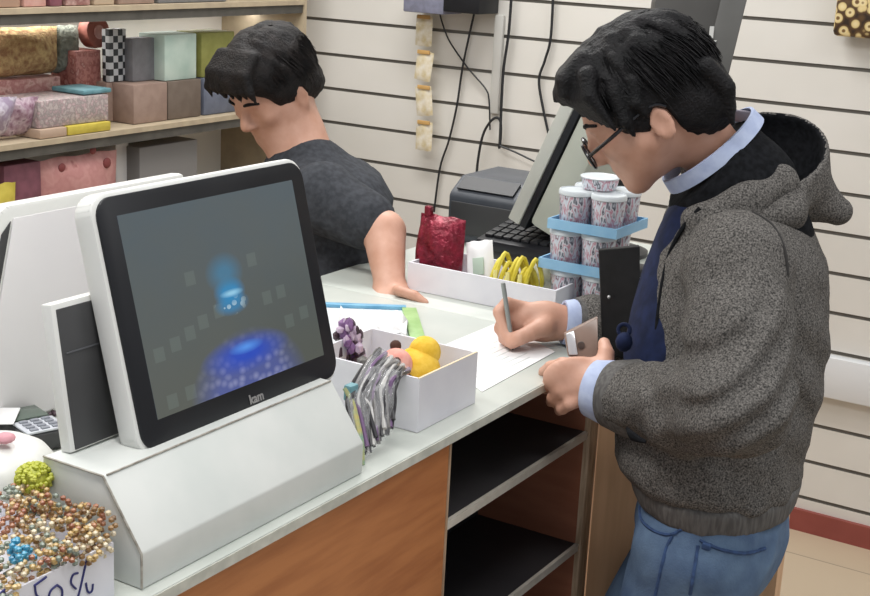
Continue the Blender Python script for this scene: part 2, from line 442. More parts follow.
def screen_mat():
    m, nt, b = base('screen_picture'); N = nt.nodes; L = nt.links
    tc = N.new('ShaderNodeTexCoord')
    def math_(op, a, b_=None, c=None):
        n = N.new('ShaderNodeMath'); n.operation = op
        for i, x in enumerate((a, b_, c)):
            if x is None: continue
            if isinstance(x, (int, float)): n.inputs[i].default_value = x
            else: L.new(x, n.inputs[i])
        return n.outputs[0]
    sp = N.new('ShaderNodeSeparateXYZ'); L.new(tc.outputs['UV'], sp.inputs[0])
    X, Y = sp.outputs[0], sp.outputs[1]
    def spot(cx, cy, rx, ry, soft):
        d = math_('SQRT', math_('ADD', math_('POWER', math_('DIVIDE', math_('SUBTRACT', X, cx), rx), 2), math_('POWER', math_('DIVIDE', math_('SUBTRACT', Y, cy), ry), 2)))
        mr = N.new('ShaderNodeMapRange'); mr.inputs[1].default_value = 1+soft; mr.inputs[2].default_value = 1-soft; L.new(d, mr.inputs[0]); return mr.outputs[0]
    def mix(a, bc, f):
        n = N.new('ShaderNodeMix'); n.data_type = 'RGBA'
        if isinstance(a, str): n.inputs[6].default_value = lin(a)
        else: L.new(a, n.inputs[6])
        if isinstance(bc, str): n.inputs[7].default_value = lin(bc)
        else: L.new(bc, n.inputs[7])
        L.new(f, n.inputs[0]); return n.outputs[2]
    nz = N.new('ShaderNodeTexNoise'); nz.inputs['Scale'].default_value = 5; L.new(tc.outputs['UV'], nz.inputs['Vector'])
    c = mix(mix('#5c605a', '#53616b', Y), '#62645c', math_('MULTIPLY', nz.outputs['Fac'], .5))
    # faint rows of rounded tiles
    def tile(cx, cy, h):
        m1 = math_('LESS_THAN', math_('ABSOLUTE', math_('SUBTRACT', X, cx)), h); m2 = math_('LESS_THAN', math_('ABSOLUTE', math_('SUBTRACT', Y, cy)), h*1.3)
        return math_('MULTIPLY', math_('MULTIPLY', m1, m2), .33)
    for cx, cy in ((.07, .30), (.16, .325), (.245, .355), (.325, .39), (.42, .42), (.09, .06), (.19, .07), (.82, .25), (.92, .27), (.71, .41), (.80, .42), (.30, .62), (.66, .63)):
        c = mix(c, '#76827c', tile(cx, cy, .027))
    vz = N.new('ShaderNodeTexVoronoi'); vz.inputs['Scale'].default_value = 24; L.new(tc.outputs['UV'], vz.inputs['Vector'])
    vc = N.new('ShaderNodeValToRGB'); vc.color_ramp.elements[0].color = lin('#9aa0cf'); vc.color_ramp.elements[1].color = lin('#5763a8'); vc.color_ramp.elements[1].position = .6
    L.new(vz.outputs['Distance'], vc.inputs['Fac'])
    c = mix(c, vc.outputs[0], math_('MULTIPLY', spot(.53, -.03, .27, .25, .3), .85))
    c = mix(c, '#2a50c8', math_('MULTIPLY', spot(.53, .165, .17, .065, .6), .95))
    c = mix(c, '#5b9cf5', spot(.535, .195, .06, .02, .8))
    fig = mix('#3f86b4', '#a9cbe0', math_('LESS_THAN', vz.outputs['Distance'], .35))
    c = mix(c, fig, math_('MULTIPLY', spot(.50, .435, .075, .045, .4), .9))
    c = mix(c, '#2f8fc8', math_('MULTIPLY', spot(.50, .50, .065, .055, .45), .95))
    c = mix(c, '#9ad4f2', spot(.51, .49, .045, .014, .6))
    c = mix(c, '#4684a8', math_('MULTIPLY', spot(.49, .60, .07, .07, .6), .75))
    L.new(c, b.inputs['Base Color']); L.new(c, b.inputs['Emission Color']); b.inputs['Emission Strength'].default_value = .62
    hsv = N.new('ShaderNodeHueSaturation'); hsv.inputs['Value'].default_value = .25; L.new(c, hsv.inputs['Color']); L.new(hsv.outputs[0], b.inputs['Base Color'])
    b.inputs['Roughness'].default_value = .25
    return m
def screen_quad(parent, w0, w1, v0, v1, d, m, thick=.0012):
    pts = [mp_(w0, v0, d), mp_(w1, v0, d), mp_(w1, v1, d), mp_(w0, v1, d)]
    back = [q-NN*thick for q in pts]
    me = bpy.data.meshes.new('screen')
    me.from_pydata([tuple(q) for q in pts+back], [], [(0, 1, 2, 3), (7, 6, 5, 4), (0, 4, 5, 1), (1, 5, 6, 2), (2, 6, 7, 3), (3, 7, 4, 0)])
    uv = me.uv_layers.new(name='UVMap')
    for i, q in enumerate([(0, 0), (1, 0), (1, 1), (0, 1)]): uv.data[i].uv = q
    return link('screen', me, m, parent)
screen_quad(mm, -MW/2+.027, MW/2-.024, .031, MH-.022, .0016, screen_mat())
def text(body, name, size, origin, right, up, m, parent, depth=.0004, shear=0, bold=0):
    cu = bpy.data.curves.new(name, 'FONT'); cu.body = body; cu.size = size; cu.align_x = 'CENTER'; cu.align_y = 'CENTER'
    cu.extrude = depth; cu.shear = shear; cu.offset = bold
    o = bpy.data.objects.new(name, cu); col.objects.link(o)
    dg = bpy.context.evaluated_depsgraph_get(); me = bpy.data.meshes.new_from_object(o.evaluated_get(dg))
    bpy.data.objects.remove(o); bpy.data.curves.remove(cu)
    r = nrm(right); u = nrm(up); n = np.cross(r, u)
    me.transform(Matrix(((r[0], u[0], n[0], origin[0]), (r[1], u[1], n[1], origin[1]), (r[2], u[2], n[2], origin[2]), (0, 0, 0, 1))))
    return link(name, me, m, parent)
text('kam', 'logo', .0145, mp_(.012, .0135, .0016), YY, UP, mat('logo_grey', '#8f8d8b', .5), mm, bold=.0003)
MB().prism([mp_(-.07, .03, -.029), mp_(.07, .03, -.029), mp_(.05, .16, -.029), mp_(-.05, .16, -.029)], -NN*.03, .006).build('rear_mount', PLASTIC_W, mm)
MB().prism([(-.940, 1.03, 1.1045), (-.940, 1.18, 1.1045), (-.960, 1.18, 1.1045), (-.960, 1.03, 1.1045)], (-.016, 0, .05), .004).build('stand', PLASTIC_W, mm)

# ---- dark framed panel standing beside the monitor
t = thing('reader_stand', 'slim dark panel in a white case standing left of the touch monitor', 'card reader', (-.94, .93, 1.105))
TL2 = math.radians(9); U2 = np.array([-math.sin(TL2), 0, math.cos(TL2)]); N2 = np.array([math.cos(TL2), 0, math.sin(TL2)])
B2 = np.array([-.941, .893, 1.1058])
def q2(u, v, d=0): return B2+YY*u+U2*v+N2*d
MB().prism([q2(u, v, -.016) for u, v in ((-.006, 0), (.085, 0), (.085, .149), (-.006, .149))], N2*.014, .002).build('case', PLASTIC_W, t)
MB().prism([q2(u, v, -.003) for u, v in ((0, .002), (.083, .002), (.083, .143), (0, .143))], N2*.0022, .0005).build('face', PLASTIC_D, t)
MB().prism([q2(u, v, -.001) for u, v in ((.004, .098), (.081, .098), (.081, .0995), (.004, .0995))], N2*.0012).build('slot', mat('slot_grey', '#55565a'), t)

# ---- large white display shell behind
t = thing('display_shell', 'large white display housing with rounded corner behind the touch monitor', 'display', (-1.27, 1.3, 1.0))
TL3 = math.radians(6); U3 = np.array([-math.sin(TL3), 0, math.cos(TL3)]); N3 = np.array([math.cos(TL3), 0, math.sin(TL3)])
B3 = np.array([-1.245, 1.295, 1.003])
def q3(u, v, d=0): return B3+YY*u+U3*v+N3*d
GLOSSW = mat('pale_housing', '#d2cfd0', .3, '#d9d6d6', 4)
MB().prism([q3(u, v, -.03) for u, v in [(.13, 0), (.13, .272)]+[(-.178+.03*math.cos(a), .242+.03*math.sin(a)) for a in np.linspace(PI/2, PI*.93, 8)]+[(-.30, 0)]], N3*.026, .006).build('housing', PLASTIC_W, t)
MB().prism([q3(u, v, -.004) for u, v in ((-.268, .006), (.125, .006), (.125, .255), (-.180, .255))], N3*.003, .001).build('back_cover', GLOSSW, t)
MB().prism([q3(u, v, -.004) for u, v in ((-.29, .01), (-.272, .01), (-.184, .252), (-.2, .238))], N3*.002, .0005).build('dark_strip', PLASTIC_D, t)
MB().minmax((-1.32, 1.2, 1.0), (-1.24, 1.42, 1.012), .003).build('foot', PLASTIC_W, t)

# ================================================================== LEFT WALL SHELVES AND GOODS
XS = -2.65
SH_T = mat('shelf_board', '#a99a83', .6, '#b8a98f', 20); SH_D = mat('shelf_fascia', '#4c4a45', .7, '#5a5751', 20)
t = thing('wall_shelving', 'brown wall shelving full of packaged goods along the left wall', 'shelf', (-2.83, 2.7, 0))
for z in (1.70, 1.381, 1.05, .72, .39):
    s_ = bx('shelf', (XL+.012, 1.3, z-.014), (XS, YB-.16, z), SH_T, t)
    bx('fascia', (XS-.03, 1.3, z-.04), (XS-.006, YB-.16, z-.0141), SH_D, s_)
bx('back_panel', (XL+.0005, 1.3, 0), (XL+.012, YB-.16, 2.0), mat('shelf_back', '#e2e0da', .6), t)
bx('side_panel', (XL+.012, 1.285, 0), (XS, 1.299, 2.0), SH_T, t)
bx('side_panel', (XL+.012, YB-.159, 0), (XS, YB-.147, 2.0), SH_T, t)

def gbox(name, label, cat, y0, y1, z, h, m, dep=.14, xf=-.01, band=None, rz=0, group=None):
    xb = XS+xf
    o = thing(name, label, cat, (xb-dep/2, (y0+y1)/2, z), 0, group)
    MB().box((0, 0, h/2+.0008), (dep, y1-y0, h), .003).build('box', m, o).parent = o
    if band:
        b = MB().box((dep/2+.0006, 0, h*.5), (.001, (y1-y0)*.7, h*.35)).build('printed_panel', band, o)
    for c in o.children: c.matrix_parent_inverse = Matrix()
    o.rotation_euler = (0, 0, math.radians(rz)); return o
def gbag(name, label, cat, y, z, wd, h, d, m, xf=-.06, lean=8, rz=0, head=None, group=None):
    o = thing(name, label, cat, (XS+xf, y, z), 0, group)
    R = rot('Z', -90) @ rot('X', lean)
    b = MB().pillow((0, 0, h/2+.001), (wd, h, d), rot('Z', 90) @ rot('X', lean)).build('pouch', m, o); b.matrix_parent_inverse = Matrix()
    if head:
        hd = MB().box((0, 0, h*.92), (.012, wd*.9, h*.16), .001, rot('Y', -lean)).build('header_card', head, o); hd.matrix_parent_inverse = Matrix()
    o.rotation_euler = (0, 0, math.radians(rz)); return o
def yat(px, py, X=XS): return at(px, py, 0, X)[1]

# middle shelf (z = 1.05)
PINKP = voro('pink_print', ['#b98b86', '#a8716f', '#c9a49c', '#93605f'], 60)
GREYP = voro('grey_pink_print', ['#a39a97', '#b7a9a6', '#8f8786', '#b59a9c', '#c2bdb9'], 90)
LAV = voro('lavender_print', ['#b3a9bd', '#a08fa8', '#d2cdd8', '#8c6f8b'], 45)
FUZZ = mat('brown_plush', '#94704e', .95, '#c4aa78', 60, 3, bump=.8, bscale=120, dist=.01)
FUZG = mat('grey_green_plush', '#6d7268', .95, '#8d9186', 60, 3, bump=.8, bscale=120, dist=.01)
MINT = mat('mint_card', '#a9c0b6', .6, '#c2d2c8', 12)
PINK = mat('pink_card', '#c08d86', .6, '#cba29a', 30)
REDB = mat('dull_red_rubber', '#93554a', .6, '#a5675a', 30)
YEL = mat('yellow_card', '#b3a23a', .6, '#c4b24a', 30)
TEAL = mat('teal_card', '#4f7d86', .6, '#6b97a0', 30)
OLIVE = mat('olive_card', '#7e7f3f', .6, '#8b8c4c', 30)
BLUEG = mat('blue_grey_card', '#5c6272', .6, '#6a7080', 30)
GREYC = mat('grey_card', '#6f6f73', .6, '#7b7b7f', 30)
DUST = mat('dusty_rose_card', '#8f786d', .6, '#9c8579', 30)
DKBR = mat('dark_brown_card', '#66594f', .6, '#71645a', 30)
DPUR = mat('plum_card', '#70434f', .6, '#83505e', 30)

z = 1.0505
gbag('snack_packet', 'lavender packet slumped at the left end of the middle shelf', 'packet', yat(6, 115), z, .13, .12, .06, LAV, lean=30)
gbag('snack_packet', 'purple striped packet leaning beside the lavender one on the middle shelf', 'packet', yat(33, 110), z, .11, .11, .05, voro('purple_stripe', ['#7d5468', '#a78a9a', '#c6b3bd', '#5f3f52'], 70), lean=24)
gbox('carton', 'long grey and pink printed carton lying on the middle shelf', 'box', yat(44, 110), yat(114, 110), z+.025, .07, GREYP, .15, -.02)
gbox('flat_pack', 'flat yellow pack under the grey and pink carton', 'box', yat(70, 118), yat(113, 118), z, .024, YEL, .16, -.008)
gbox('flat_pack', 'flat tan pack left of the yellow one under the grey carton', 'box', yat(42, 122), yat(69, 120), z, .024, mat('tan_card', '#b29a86', .6), .16, -.008)
gbox('flat_pack', 'thin teal pack on the grey carton end near the cashier', 'box', yat(92, 106), yat(120, 106), z+.0975, .012, TEAL, .12, -.03)
gbag('plush_bag', 'bag of brown fuzzy plush on the middle shelf', 'plush', yat(20, 55, XS-.22), z+.132, .26, .13, .1, FUZZ, xf=-.22, lean=6)
gbox('carton', 'pink carton under the brown plush bag', 'box', yat(-5, 75, XS-.18), yat(60, 75, XS-.18), z, .13, PINKP, .12, -.178)
gbag('plush_bag', 'bag of grey green plush next to the brown plush', 'plush', yat(64, 60, XS-.22), z+.132, .09, .13, .07, FUZG, xf=-.22, lean=6)
gbox('carton', 'pink and red carton under the round red tin on the middle shelf', 'box', yat(76, 60, XS-.16), yat(101, 60, XS-.16), z+.098, .098, voro('red_print', ['#a86e66', '#b98078', '#93544f', '#c49a92'], 80), .1, -.16)
o = thing('round_tin', 'dull red round tin with pale centre standing on the pink carton', 'tin', (XS-.2, yat(94, 40, XS-.2), z+.1965))
b = MB().lathe((0, 0, .045), [(.028, -.02), (.043, -.018), (.045, 0), (.043, .018), (.028, .02)], 28, (1, 0, .1)).build('tin', REDB, o)
b2 = MB().lathe((.021, 0, .047), [(.02, 0), (.018, .002), (.005, .003)], 20, (1, 0, .1)).build('pale_centre', PINK, o)
for c_ in o.children: c_.matrix_parent_inverse = Matrix()
gbox('carton', 'black and white checked carton on the middle shelf', 'box', yat(107, 60, XS-.13), yat(124, 60, XS-.13), z+.11, .145, checks('bw_check', '#2d3236', '#c9cdd0', 55), .03, -.12)
gbox('carton', 'brown carton supporting the checked carton', 'box', yat(104, 90, XS-.13), yat(126, 90, XS-.13), z, .109, DUST, .1, -.12)
gbox('carton', 'narrow pink carton behind the plush and below the red carton', 'box', yat(66, 80, XS-.18), yat(102, 80, XS-.18), z, .099, PINKP, .1, -.17)
# goods partly hidden by the cashier
gbox('carton', 'grey carton right of the checked carton', 'box', yat(130, 60, XS-.1), yat(159, 60, XS-.1), z+.11, .12, GREYC, .04, -.09)
gbox('carton', 'dusty rose carton below the grey carton', 'box', yat(128, 60, XS-.06), yat(162, 60, XS-.06), z, .109, DUST, .12, -.04)
gbox('carton', 'mint green carton left of the cashier on the middle shelf', 'box', yat(162, 40, XS-.06), yat(194, 40, XS-.06), z+.11, .13, MINT, .1, -.05)
gbox('carton', 'dark brown carton below the mint green carton', 'box', yat(163, 90, XS-.06), yat(196, 90, XS-.06), z, .109, DKBR, .12, -.04)
gbox('carton', 'olive carton beside the mint green carton', 'box', yat(199, 40, XS-.06), yat(232, 40, XS-.06), z+.11, .13, OLIVE, .1, -.05)
gbox('carton', 'blue grey carton below the olive carton', 'box', yat(199, 75, XS-.06), yat(236, 75, XS-.06), z, .109, BLUEG, .12, -.04)
# top shelf (z = 1.381), only the bottoms of things show
zt = 1.3815
for i, (a, b_, m, lab) in enumerate([(2, 26, mat('peach_card', '#a88a78', .6), 'peach carton at the left end of the top shelf'), (30, 52, PINK, 'pink carton second from the left on the top shelf'),
        (56, 68, DPUR, 'plum carton on the top shelf'), (72, 96, voro('rose_print', ['#b28d88', '#8a5d5c', '#c8aca6'], 60), 'rose patterned carton on the top shelf'),
        (100, 120, mat('cream_card', '#b7a48e', .6), 'cream carton above the checked carton on the top shelf'), (124, 160, DUST, 'dusty rose carton on the top shelf left of the cashier'),
        (164, 232, GREYC, 'grey carton on the top shelf above the olive carton')]):
    gbox('carton', lab, 'box', yat(a, 5), yat(b_, 5), zt, .1, m, .12, -.02)
# lower shelf (z = .72)
zl = .7205
gbox('carton', 'plum carton on the lower shelf', 'box', yat(12, 165), yat(49, 165), zl+.12, .15, DPUR, .14, -.03)
gbox('carton', 'dark grey carton under the plum carton on the lower shelf', 'box', yat(12, 188), yat(49, 188), zl, .119, PLASTIC_D, .16, -.02)
gbag('gift_bag', 'pink bag with dark red dots on the lower shelf', 'bag', yat(88, 190), zl, .30, .27, .06, voro('pink_dots', ['#b98380', '#c18f8a', '#b57e7c', '#bd8985', '#8a3f40'], 30), xf=-.05, lean=5)
dot_bag = bpy.data.objects['gift_bag']
for px_, py_, r_ in ((107, 163, .015), (93, 150, .012), (62, 168, .013), (84, 178, .011)):
    q_ = np.array(at(px_, py_, 0, XS-.024))-np.array(dot_bag.location)
    b_ = MB().ball(q_, r_, 2, (.35, 1, 1)).build('red_dot', mat('dark_red_print', '#7c3a3a', .6), dot_bag); b_.matrix_parent_inverse = Matrix()
gbag('snack_packet', 'yellow packet at the left end of the lower shelf', 'packet', yat(3, 190), zl+.02, .12, .21, .05, YEL, xf=-.03, lean=5)
gbox('carton', 'white carton at the right of the dotted pink bag', 'box', yat(116, 160, XS-.1), yat(129, 160, XS-.1), zl, .28, PAPER, .1, -.1)
gbox('carton', 'tall grey carton on the lower shelf behind the cashier arm', 'box', yat(137, 160, XS-.06), yat(195, 160, XS-.06), zl, .26, mat('warm_grey_card', '#82807f', .6), .1, -.05)

# ================================================================== BACK WALL THINGS
YW = YB-.001
o = thing('wall_router', 'dark box with a grey end fixed high on the slat wall above the cables', 'router', (-2.15, 3.6, 1.37))
MB().minmax((-2.165, 3.55, 1.380), (-2.04, YW, 1.5), .004).build('casing', PLASTIC_B, o)
MB().minmax((-2.31, 3.555, 1.370), (-2.1655, YW, 1.5), .004).build('grey_end', mat('grey_label', '#77798a', .5, '#83859a', 60), o)
o = bx('cable_conduit', (-2.045, YW-.014, 1.08), (-2.015, YW, 1.377), mat('conduit_grey', '#c3c2bd', .5), None, .003)
tag(o, 'pale vertical cable conduit below the dark wall box', 'conduit')
def cable(pts, label, r=.0035, Y=3.655):
    o = MB().tube([at(x, y, 1, Y) for x, y in pts], r, 6, 6).build('cable', CABLE)
    return tag(o, label, 'cable')
cable([(440, 14), (443, 25), (450, 42), (468, 68), (485, 88), (489, 100), (490, 130)], 'thin black cable curving right from the grey end of the wall box', .0026)
cable([(474, 14), (463, 65), (457, 105), (449, 140), (440, 168), (434, 212)], 'black cable hanging almost straight from the wall box to the red bag')
cable([(513, -30), (509, 30), (503, 75), (500, 140), (499, 148)], 'black cable hanging straight right of the conduit', .0045, 3.645)
cable([(476, 184), (478, 160), (483, 135), (491, 121), (498, 118), (501, 126), (500, 147)], 'black cable looping over like a hook above the printer', .0042, 3.632)
cable([(554, -30), (551, 35), (545, 60), (539, 80), (543, 108), (550, 140)], 'black cable with a wide bend left of the man', .0042)
cable([(500, 146), (515, 152), (536, 162), (552, 168)], 'short black cable running down right from the loop', .0032, 3.62)
# strip of hanging packets
AMB = mat('amber_cellophane', '#d9c89c', .3, '#efe9dc', 40, alpha=.8)
for i in range(4):
    yy = 14+i*35
    a = at(424, yy+17, 1, 3.62)
    o = thing('hanging_packet', ['amber packet hanging at the top of the strip on the slat wall', 'amber packet second from the top of the hanging strip', 'amber packet third from the top of the hanging strip', 'amber packet at the bottom of the hanging strip'][i], 'packet', tuple(a), 0, 'hanging packets')
    b = MB().pillow((0, 0, 0), (.06, .092, .012), rot('Y', 8*math.sin(i*2.1))).build('pouch', AMB, o); b.matrix_parent_inverse = Matrix()
    b = MB().box((0, -.006, .043), (.045, .004, .012), .001).build('header_card', mat('amber_card', '#c29a5e', .6), o); b.matrix_parent_inverse = Matrix()
# leopard pouch
def leopard():
    m, nt, b = base('leopard_print'); N = nt.nodes; L = nt.links
    tc = N.new('ShaderNodeTexCoord'); v = N.new('ShaderNodeTexVoronoi'); v.inputs['Scale'].default_value = 42
    L.new(tc.outputs['Object'], v.inputs['Vector'])
    r = N.new('ShaderNodeValToRGB'); e = r.color_ramp.elements
    e[0].position = 0; e[0].color = lin('#4f361c'); e[1].position = .2; e[1].color = lin('#7a5a30')
    for p_, c_ in ((.28, '#dccb9c'), (.48, '#d2bb82'), (.58, '#5a4022'), (.8, '#2a1c10')): q = e.new(p_); q.color = lin(c_)
    L.new(v.outputs['Distance'], r.inputs['Fac']); L.new(r.outputs['Color'], b.inputs['Base Color']); b.inputs['Roughness'].default_value = .6
    return m
o = thing('leopard_purse', 'leopard print purse hanging at the upper right of the slat wall', 'purse', (-.92, 3.62, 1.4))
MB().minmax((-1.012, 3.6, 1.4), (-.80, 3.655, 1.56), .012).build('body', leopard(), o)
MB().tube([(-.98, 3.63, 1.555), (-.95, 3.63, 1.70), (-.86, 3.63, 1.70), (-.83, 3.63, 1.555)], .004, 8, 5).build('strap', mat('dark_leather', '#3a2a1c', .6), o)

# ================================================================== THINGS ON THE COUNTER TOPS
# tray of small goods at the back of the counter
o = thing('display_tray', 'low open white carton tray behind the writing hand', 'tray', (-1.2, 2.05, 1.0))
x0, x1, y0, y1, hh = -1.25, -.958, 1.975, 2.10, .050
for nm, a, b_ in (('front_wall', (x0, y0, 1.0008), (x1, y0+.004, 1+hh)), ('back_wall', (x0, y1-.004, 1.0008), (x1, y1, 1+hh)),
                  ('side_wall', (x1-.004, y0+.004, 1.0008), (x1, y1-.004, 1+hh)), ('side_wall', (x0, y0+.004, 1.0008), (x0+.004, y1-.004, 1+hh)),
                  ('tray_floor', (x0+.004, y0+.004, 1.0008), (x1-.004, y1-.004, 1.004))):
    bx(nm, a, b_, CARD, o)
# red foil bag
a = at(441, 268, 1, 2.04)
o = thing('foil_bag', 'crinkled dark red foil bag in the white tray', 'bag', (a[0], 2.035, 1.0045))
FOIL = mat('red_foil', '#6b1426', .28, '#8a2036', 60, 3, bump=1.0, bscale=45, dist=.012, metal=.4)
b = MB().pillow((0, 0, .062), (.095, .122, .06), rot('X', -4), 12).build('pouch', FOIL, o); b.matrix_parent_inverse = Matrix()
b = MB().box((-.028, 0, .128), (.014, .012, .02), .003).build('knot', FOIL, o); b.matrix_parent_inverse = Matrix()
# white packet leaning
a = at(480, 275, 1, 2.03)
o = thing('white_packet', 'white paper packet leaning beside the red foil bag', 'packet', (a[0], 2.03, 1.0045))
b = MB().pillow((0, 0, .046), (.055, .092, .022), rot('Y', -14) @ rot('X', -12)).build('pouch', PAPER, o); b.matrix_parent_inverse = Matrix()
b = MB().box((.003, -.013, .05), (.022, .003, .03), .001, rot('Y', -14) @ rot('X', -12)).build('green_label', mat('pale_green', '#b3c4b4', .6), o); b.matrix_parent_inverse = Matrix()
# yellow ribbon bows
a = at(516, 285, 1, 2.03)
o = thing('ribbon_bundle', 'bundle of bright yellow ribbon loops in the white tray', 'ribbon', (a[0], 2.03, 1.0045))
YR = mat('yellow_ribbon', '#cdbb2e', .5, '#e0d257', 50)
k = MB()
for i in range(9):
    x = -.035+.0085*i; hgt = .05+.012*math.sin(i*1.7)
    k.tube([(x, -.012, .004), (x-.004, -.02, hgt*.6), (x+.004, -.004, hgt+.018), (x+.01, .012, hgt*.7), (x+.006, .016, .01)], .0042, 6, 5)
b = k.build('ribbon_loops', YR, o); b.matrix_parent_inverse = Matrix()
k = MB()
for i in range(3): k.tube([(-.03+.024*i, -.022, .052), (-.027+.024*i, -.0275, .03), (-.026+.024*i, -.0275, .004)], .004, 6, 4)
b = k.build('ribbon_tails', mat('pale_ribbon', '#e3da8a', .5), o); b.matrix_parent_inverse = Matrix()
a = at(545, 285, 1, 2.06)
o = tag(MB().pillow((a[0], 2.06, 1.036), (.075, .06, .03), rot('Y', 20) @ rot('X', -25)).build('packet', mat('grey_foil_print', '#8f9180', .35, '#bcbcae', 50)), 'grey and olive packet leaning between the ribbons and the tubs', 'packet')

# receipt printer, keyboard and old monitor on the return counter
o = thing('receipt_printer', 'dark grey receipt printer near the slat wall behind the red bag', 'printer', (-1.43, 2.56, 1.0))
PG = mat('printer_grey', '#3d4148', .45, '#484c53', 12)
prf = [(2.36, 1.001), (2.36, 1.10), (2.41, 1.132), (2.56, 1.132), (2.56, 1.001)]
MB().prism([(-1.405, y, z_) for y, z_ in prf], (.165, 0, 0), .008).build('case', PG, o)
MB().minmax((-1.395, 2.356, 1.02), (-1.25, 2.3599, 1.085), .001).build('front_cover', PLASTIC_D, o)
MB().prism([(-1.39, 2.37, 1.1085), (-1.26, 2.37, 1.1085), (-1.26, 2.402, 1.129), (-1.39, 2.402, 1.129)], (0, -.002, .003)).build('paper_slot', PLASTIC_B, o)
o = thing('black_keyboard', 'black keyboard lying in front of the old monitor', 'keyboard', (-1.24, 2.34, 1.0))
MB().box((-1.14, 2.27, 1.052), (.22, .12, .022), .006, rot('X', 8)).build('case', PLASTIC_B, o)
k = MB()
for i in range(10):
    for j in range(4): k.box((-1.23+.0195*i, 2.235+.025*j, 1.0605+.0035*j), (.016, .02, .008), .001, rot('X', 8))
k.build('keys', mat('key_black', '#1c1d20', .5), o)
MB().minmax((-1.23, 2.22, 1.001), (-1.05, 2.32, 1.038), .004).build('cash_box', PLASTIC_D, o)
# old monitor leaning back, facing the cashier
o = thing('leaning_monitor', 'pale grey monitor seen from its side and leaning back behind the candy tubs', 'monitor', (-1.12, 2.45, 1.0))
MB().minmax((-1.13, 2.335, 1.001), (-.96, 2.39, 1.018), .006).build('foot', PLASTIC_B, o)
pb, pt_ = P(514, 224, 2.62), P(574, 112, 2.62)
U4 = np.array([pt_[0]-pb[0], 0, pt_[2]-pb[2]])
a4 = math.atan2(.100, .24); U4 = np.array([math.sin(a4), 0, math.cos(a4)]); N4 = np.array([-math.cos(a4), 0, math.sin(a4)])
B4 = P(513, 222, 2.55)+np.array([0, 0, .0])
def q4(u, v, d=0): return B4+YY*u+U4*v+N4*d
PALE = mat('aged_plastic', '#b4b5ad', .5, '#c0c1b8', 10); PALE2 = mat('aged_plastic_back', '#a9aca0', .5, '#b4b7ab', 8)
MB().prism([q4(u, v, -.012) for u, v in ((0, 0), (.19, 0), (.19, .262), (0, .262))], N4*.026, .004).build('bezel', PALE, o)
MB().prism([q4(u, v, -.026) for u, v in ((.003, .0), (.187, .0), (.187, .257), (.003, .257))], N4*.0135, .001).build('seam_band', PLASTIC_B, o)
MB().prism([q4(u, v, -.085) for u, v in ((.003, .012), (.187, .012), (.187, .25), (.003, .25))], N4*.0585, .012).build('rear_housing', PALE2, o)
MB().prism([q4(u, v, .0141) for u, v in ((.02, .02), (.17, .02), (.17, .242), (.02, .242))], N4*.001).build('screen', PLASTIC_B, o)
MB().tube([q4(.10, .05, -.06), (q4(.1, .05, -.06)[0], q4(.10, .05)[1], 1.015)], .022, 12).build('neck', PLASTIC_B, o)
# tall dark monitor behind the man's head
o = thing('dark_monitor', 'dark grey tilted display rising behind the man with a small white arrow on its back', 'monitor', (-.95, 2.62, 1.0))
DG = mat('charcoal_shell', '#3e3c39', .55, '#474542', 10); DG2 = mat('charcoal_side', '#565552', .5, '#5f5e5b', 10)
A_ = [P(655, 3, 2.62), P(722, -4, 2.62), P(700, 70, 2.62), P(694, 135, 2.62), P(640, 135, 2.62)]
A_ = [P(655, 2, 2.62), P(668, -40, 2.62), P(735, -40, 2.62), P(692, 118, 2.62), P(640, 118, 2.62)]
MB().prism(A_, FH*.05, .003).build('back_shell', DG, o)
S_ = [P(730, -40, 2.617), P(757, -40, 2.617), P(716, 128, 2.617), P(690, 128, 2.617)]
MB().prism(S_, FH*.062, .003).build('side_frame', DG2, o)
aw = P(711, 38, 2.612); kk = MB()
kk.prism([aw+RH*a+Z3*b for a, b in ((-.004, .022), (.004, .022), (.004, -.004), (.012, -.004), (0, -.02), (-.012, -.004), (-.004, -.004))], FH*.002)
kk.build('arrow_mark', mat('arrow_white', '#d5d5d2', .6), o)
MB().tube([P(664, 112, 2.66), P(628, 160, 2.73), np.array([P(616, 190, 2.74)[0], P(616, 190, 2.74)[1], 1.01])], .032, 14).build('pole', PLASTIC_D, o)
pp = P(616, 190, 2.74)
MB().lathe((pp[0], pp[1], 1.0008), [(.075, 0), (.075, .008), (.05, .016)], 24).build('foot', PLASTIC_D, o)

# shrink-wrapped trays of candy tubs
TUBB = voro('tub_print', ['#c3cad2', '#7b4a5c', '#c9cfd8', '#cfd3da', '#b9808f', '#d6dae0', '#4e4c5a', '#c0c7cf'], 120, .25, stretch=(1, 1, .45))
LID = mat('tub_lid', '#cdd4d8', .3, '#d9dee0', 20)
BLUET = mat('blue_tray', '#7eb2d6', .45, '#93c0de', 25)
TX, TY = -.881, 2.027
def tub(name, x, y, z, h, label, group, r=.0295, rings=True):
    o = thing(name, label, 'tub', (x, y, z), 0, group)
    b = MB().lathe((0, 0, 0), [(r*.84, 0), (r*.86, .001), (r*.98, h*.84), (r*.98, h*.85)], 20).build('cup', TUBB, o); b.matrix_parent_inverse = Matrix()
    b = MB().lathe((0, 0, h*.852), [(r*.99, 0), (r*1.03, .001), (r*1.03, h*.10), (r*.97, h*.14), (r*.9, h*.145), (r*.88, h*.12)], 20).build('lid', LID, o); b.matrix_parent_inverse = Matrix()
    return o
where = {(0, 0): 'left near', (1, 0): 'right near', (0, 1): 'left far', (1, 1): 'right far'}
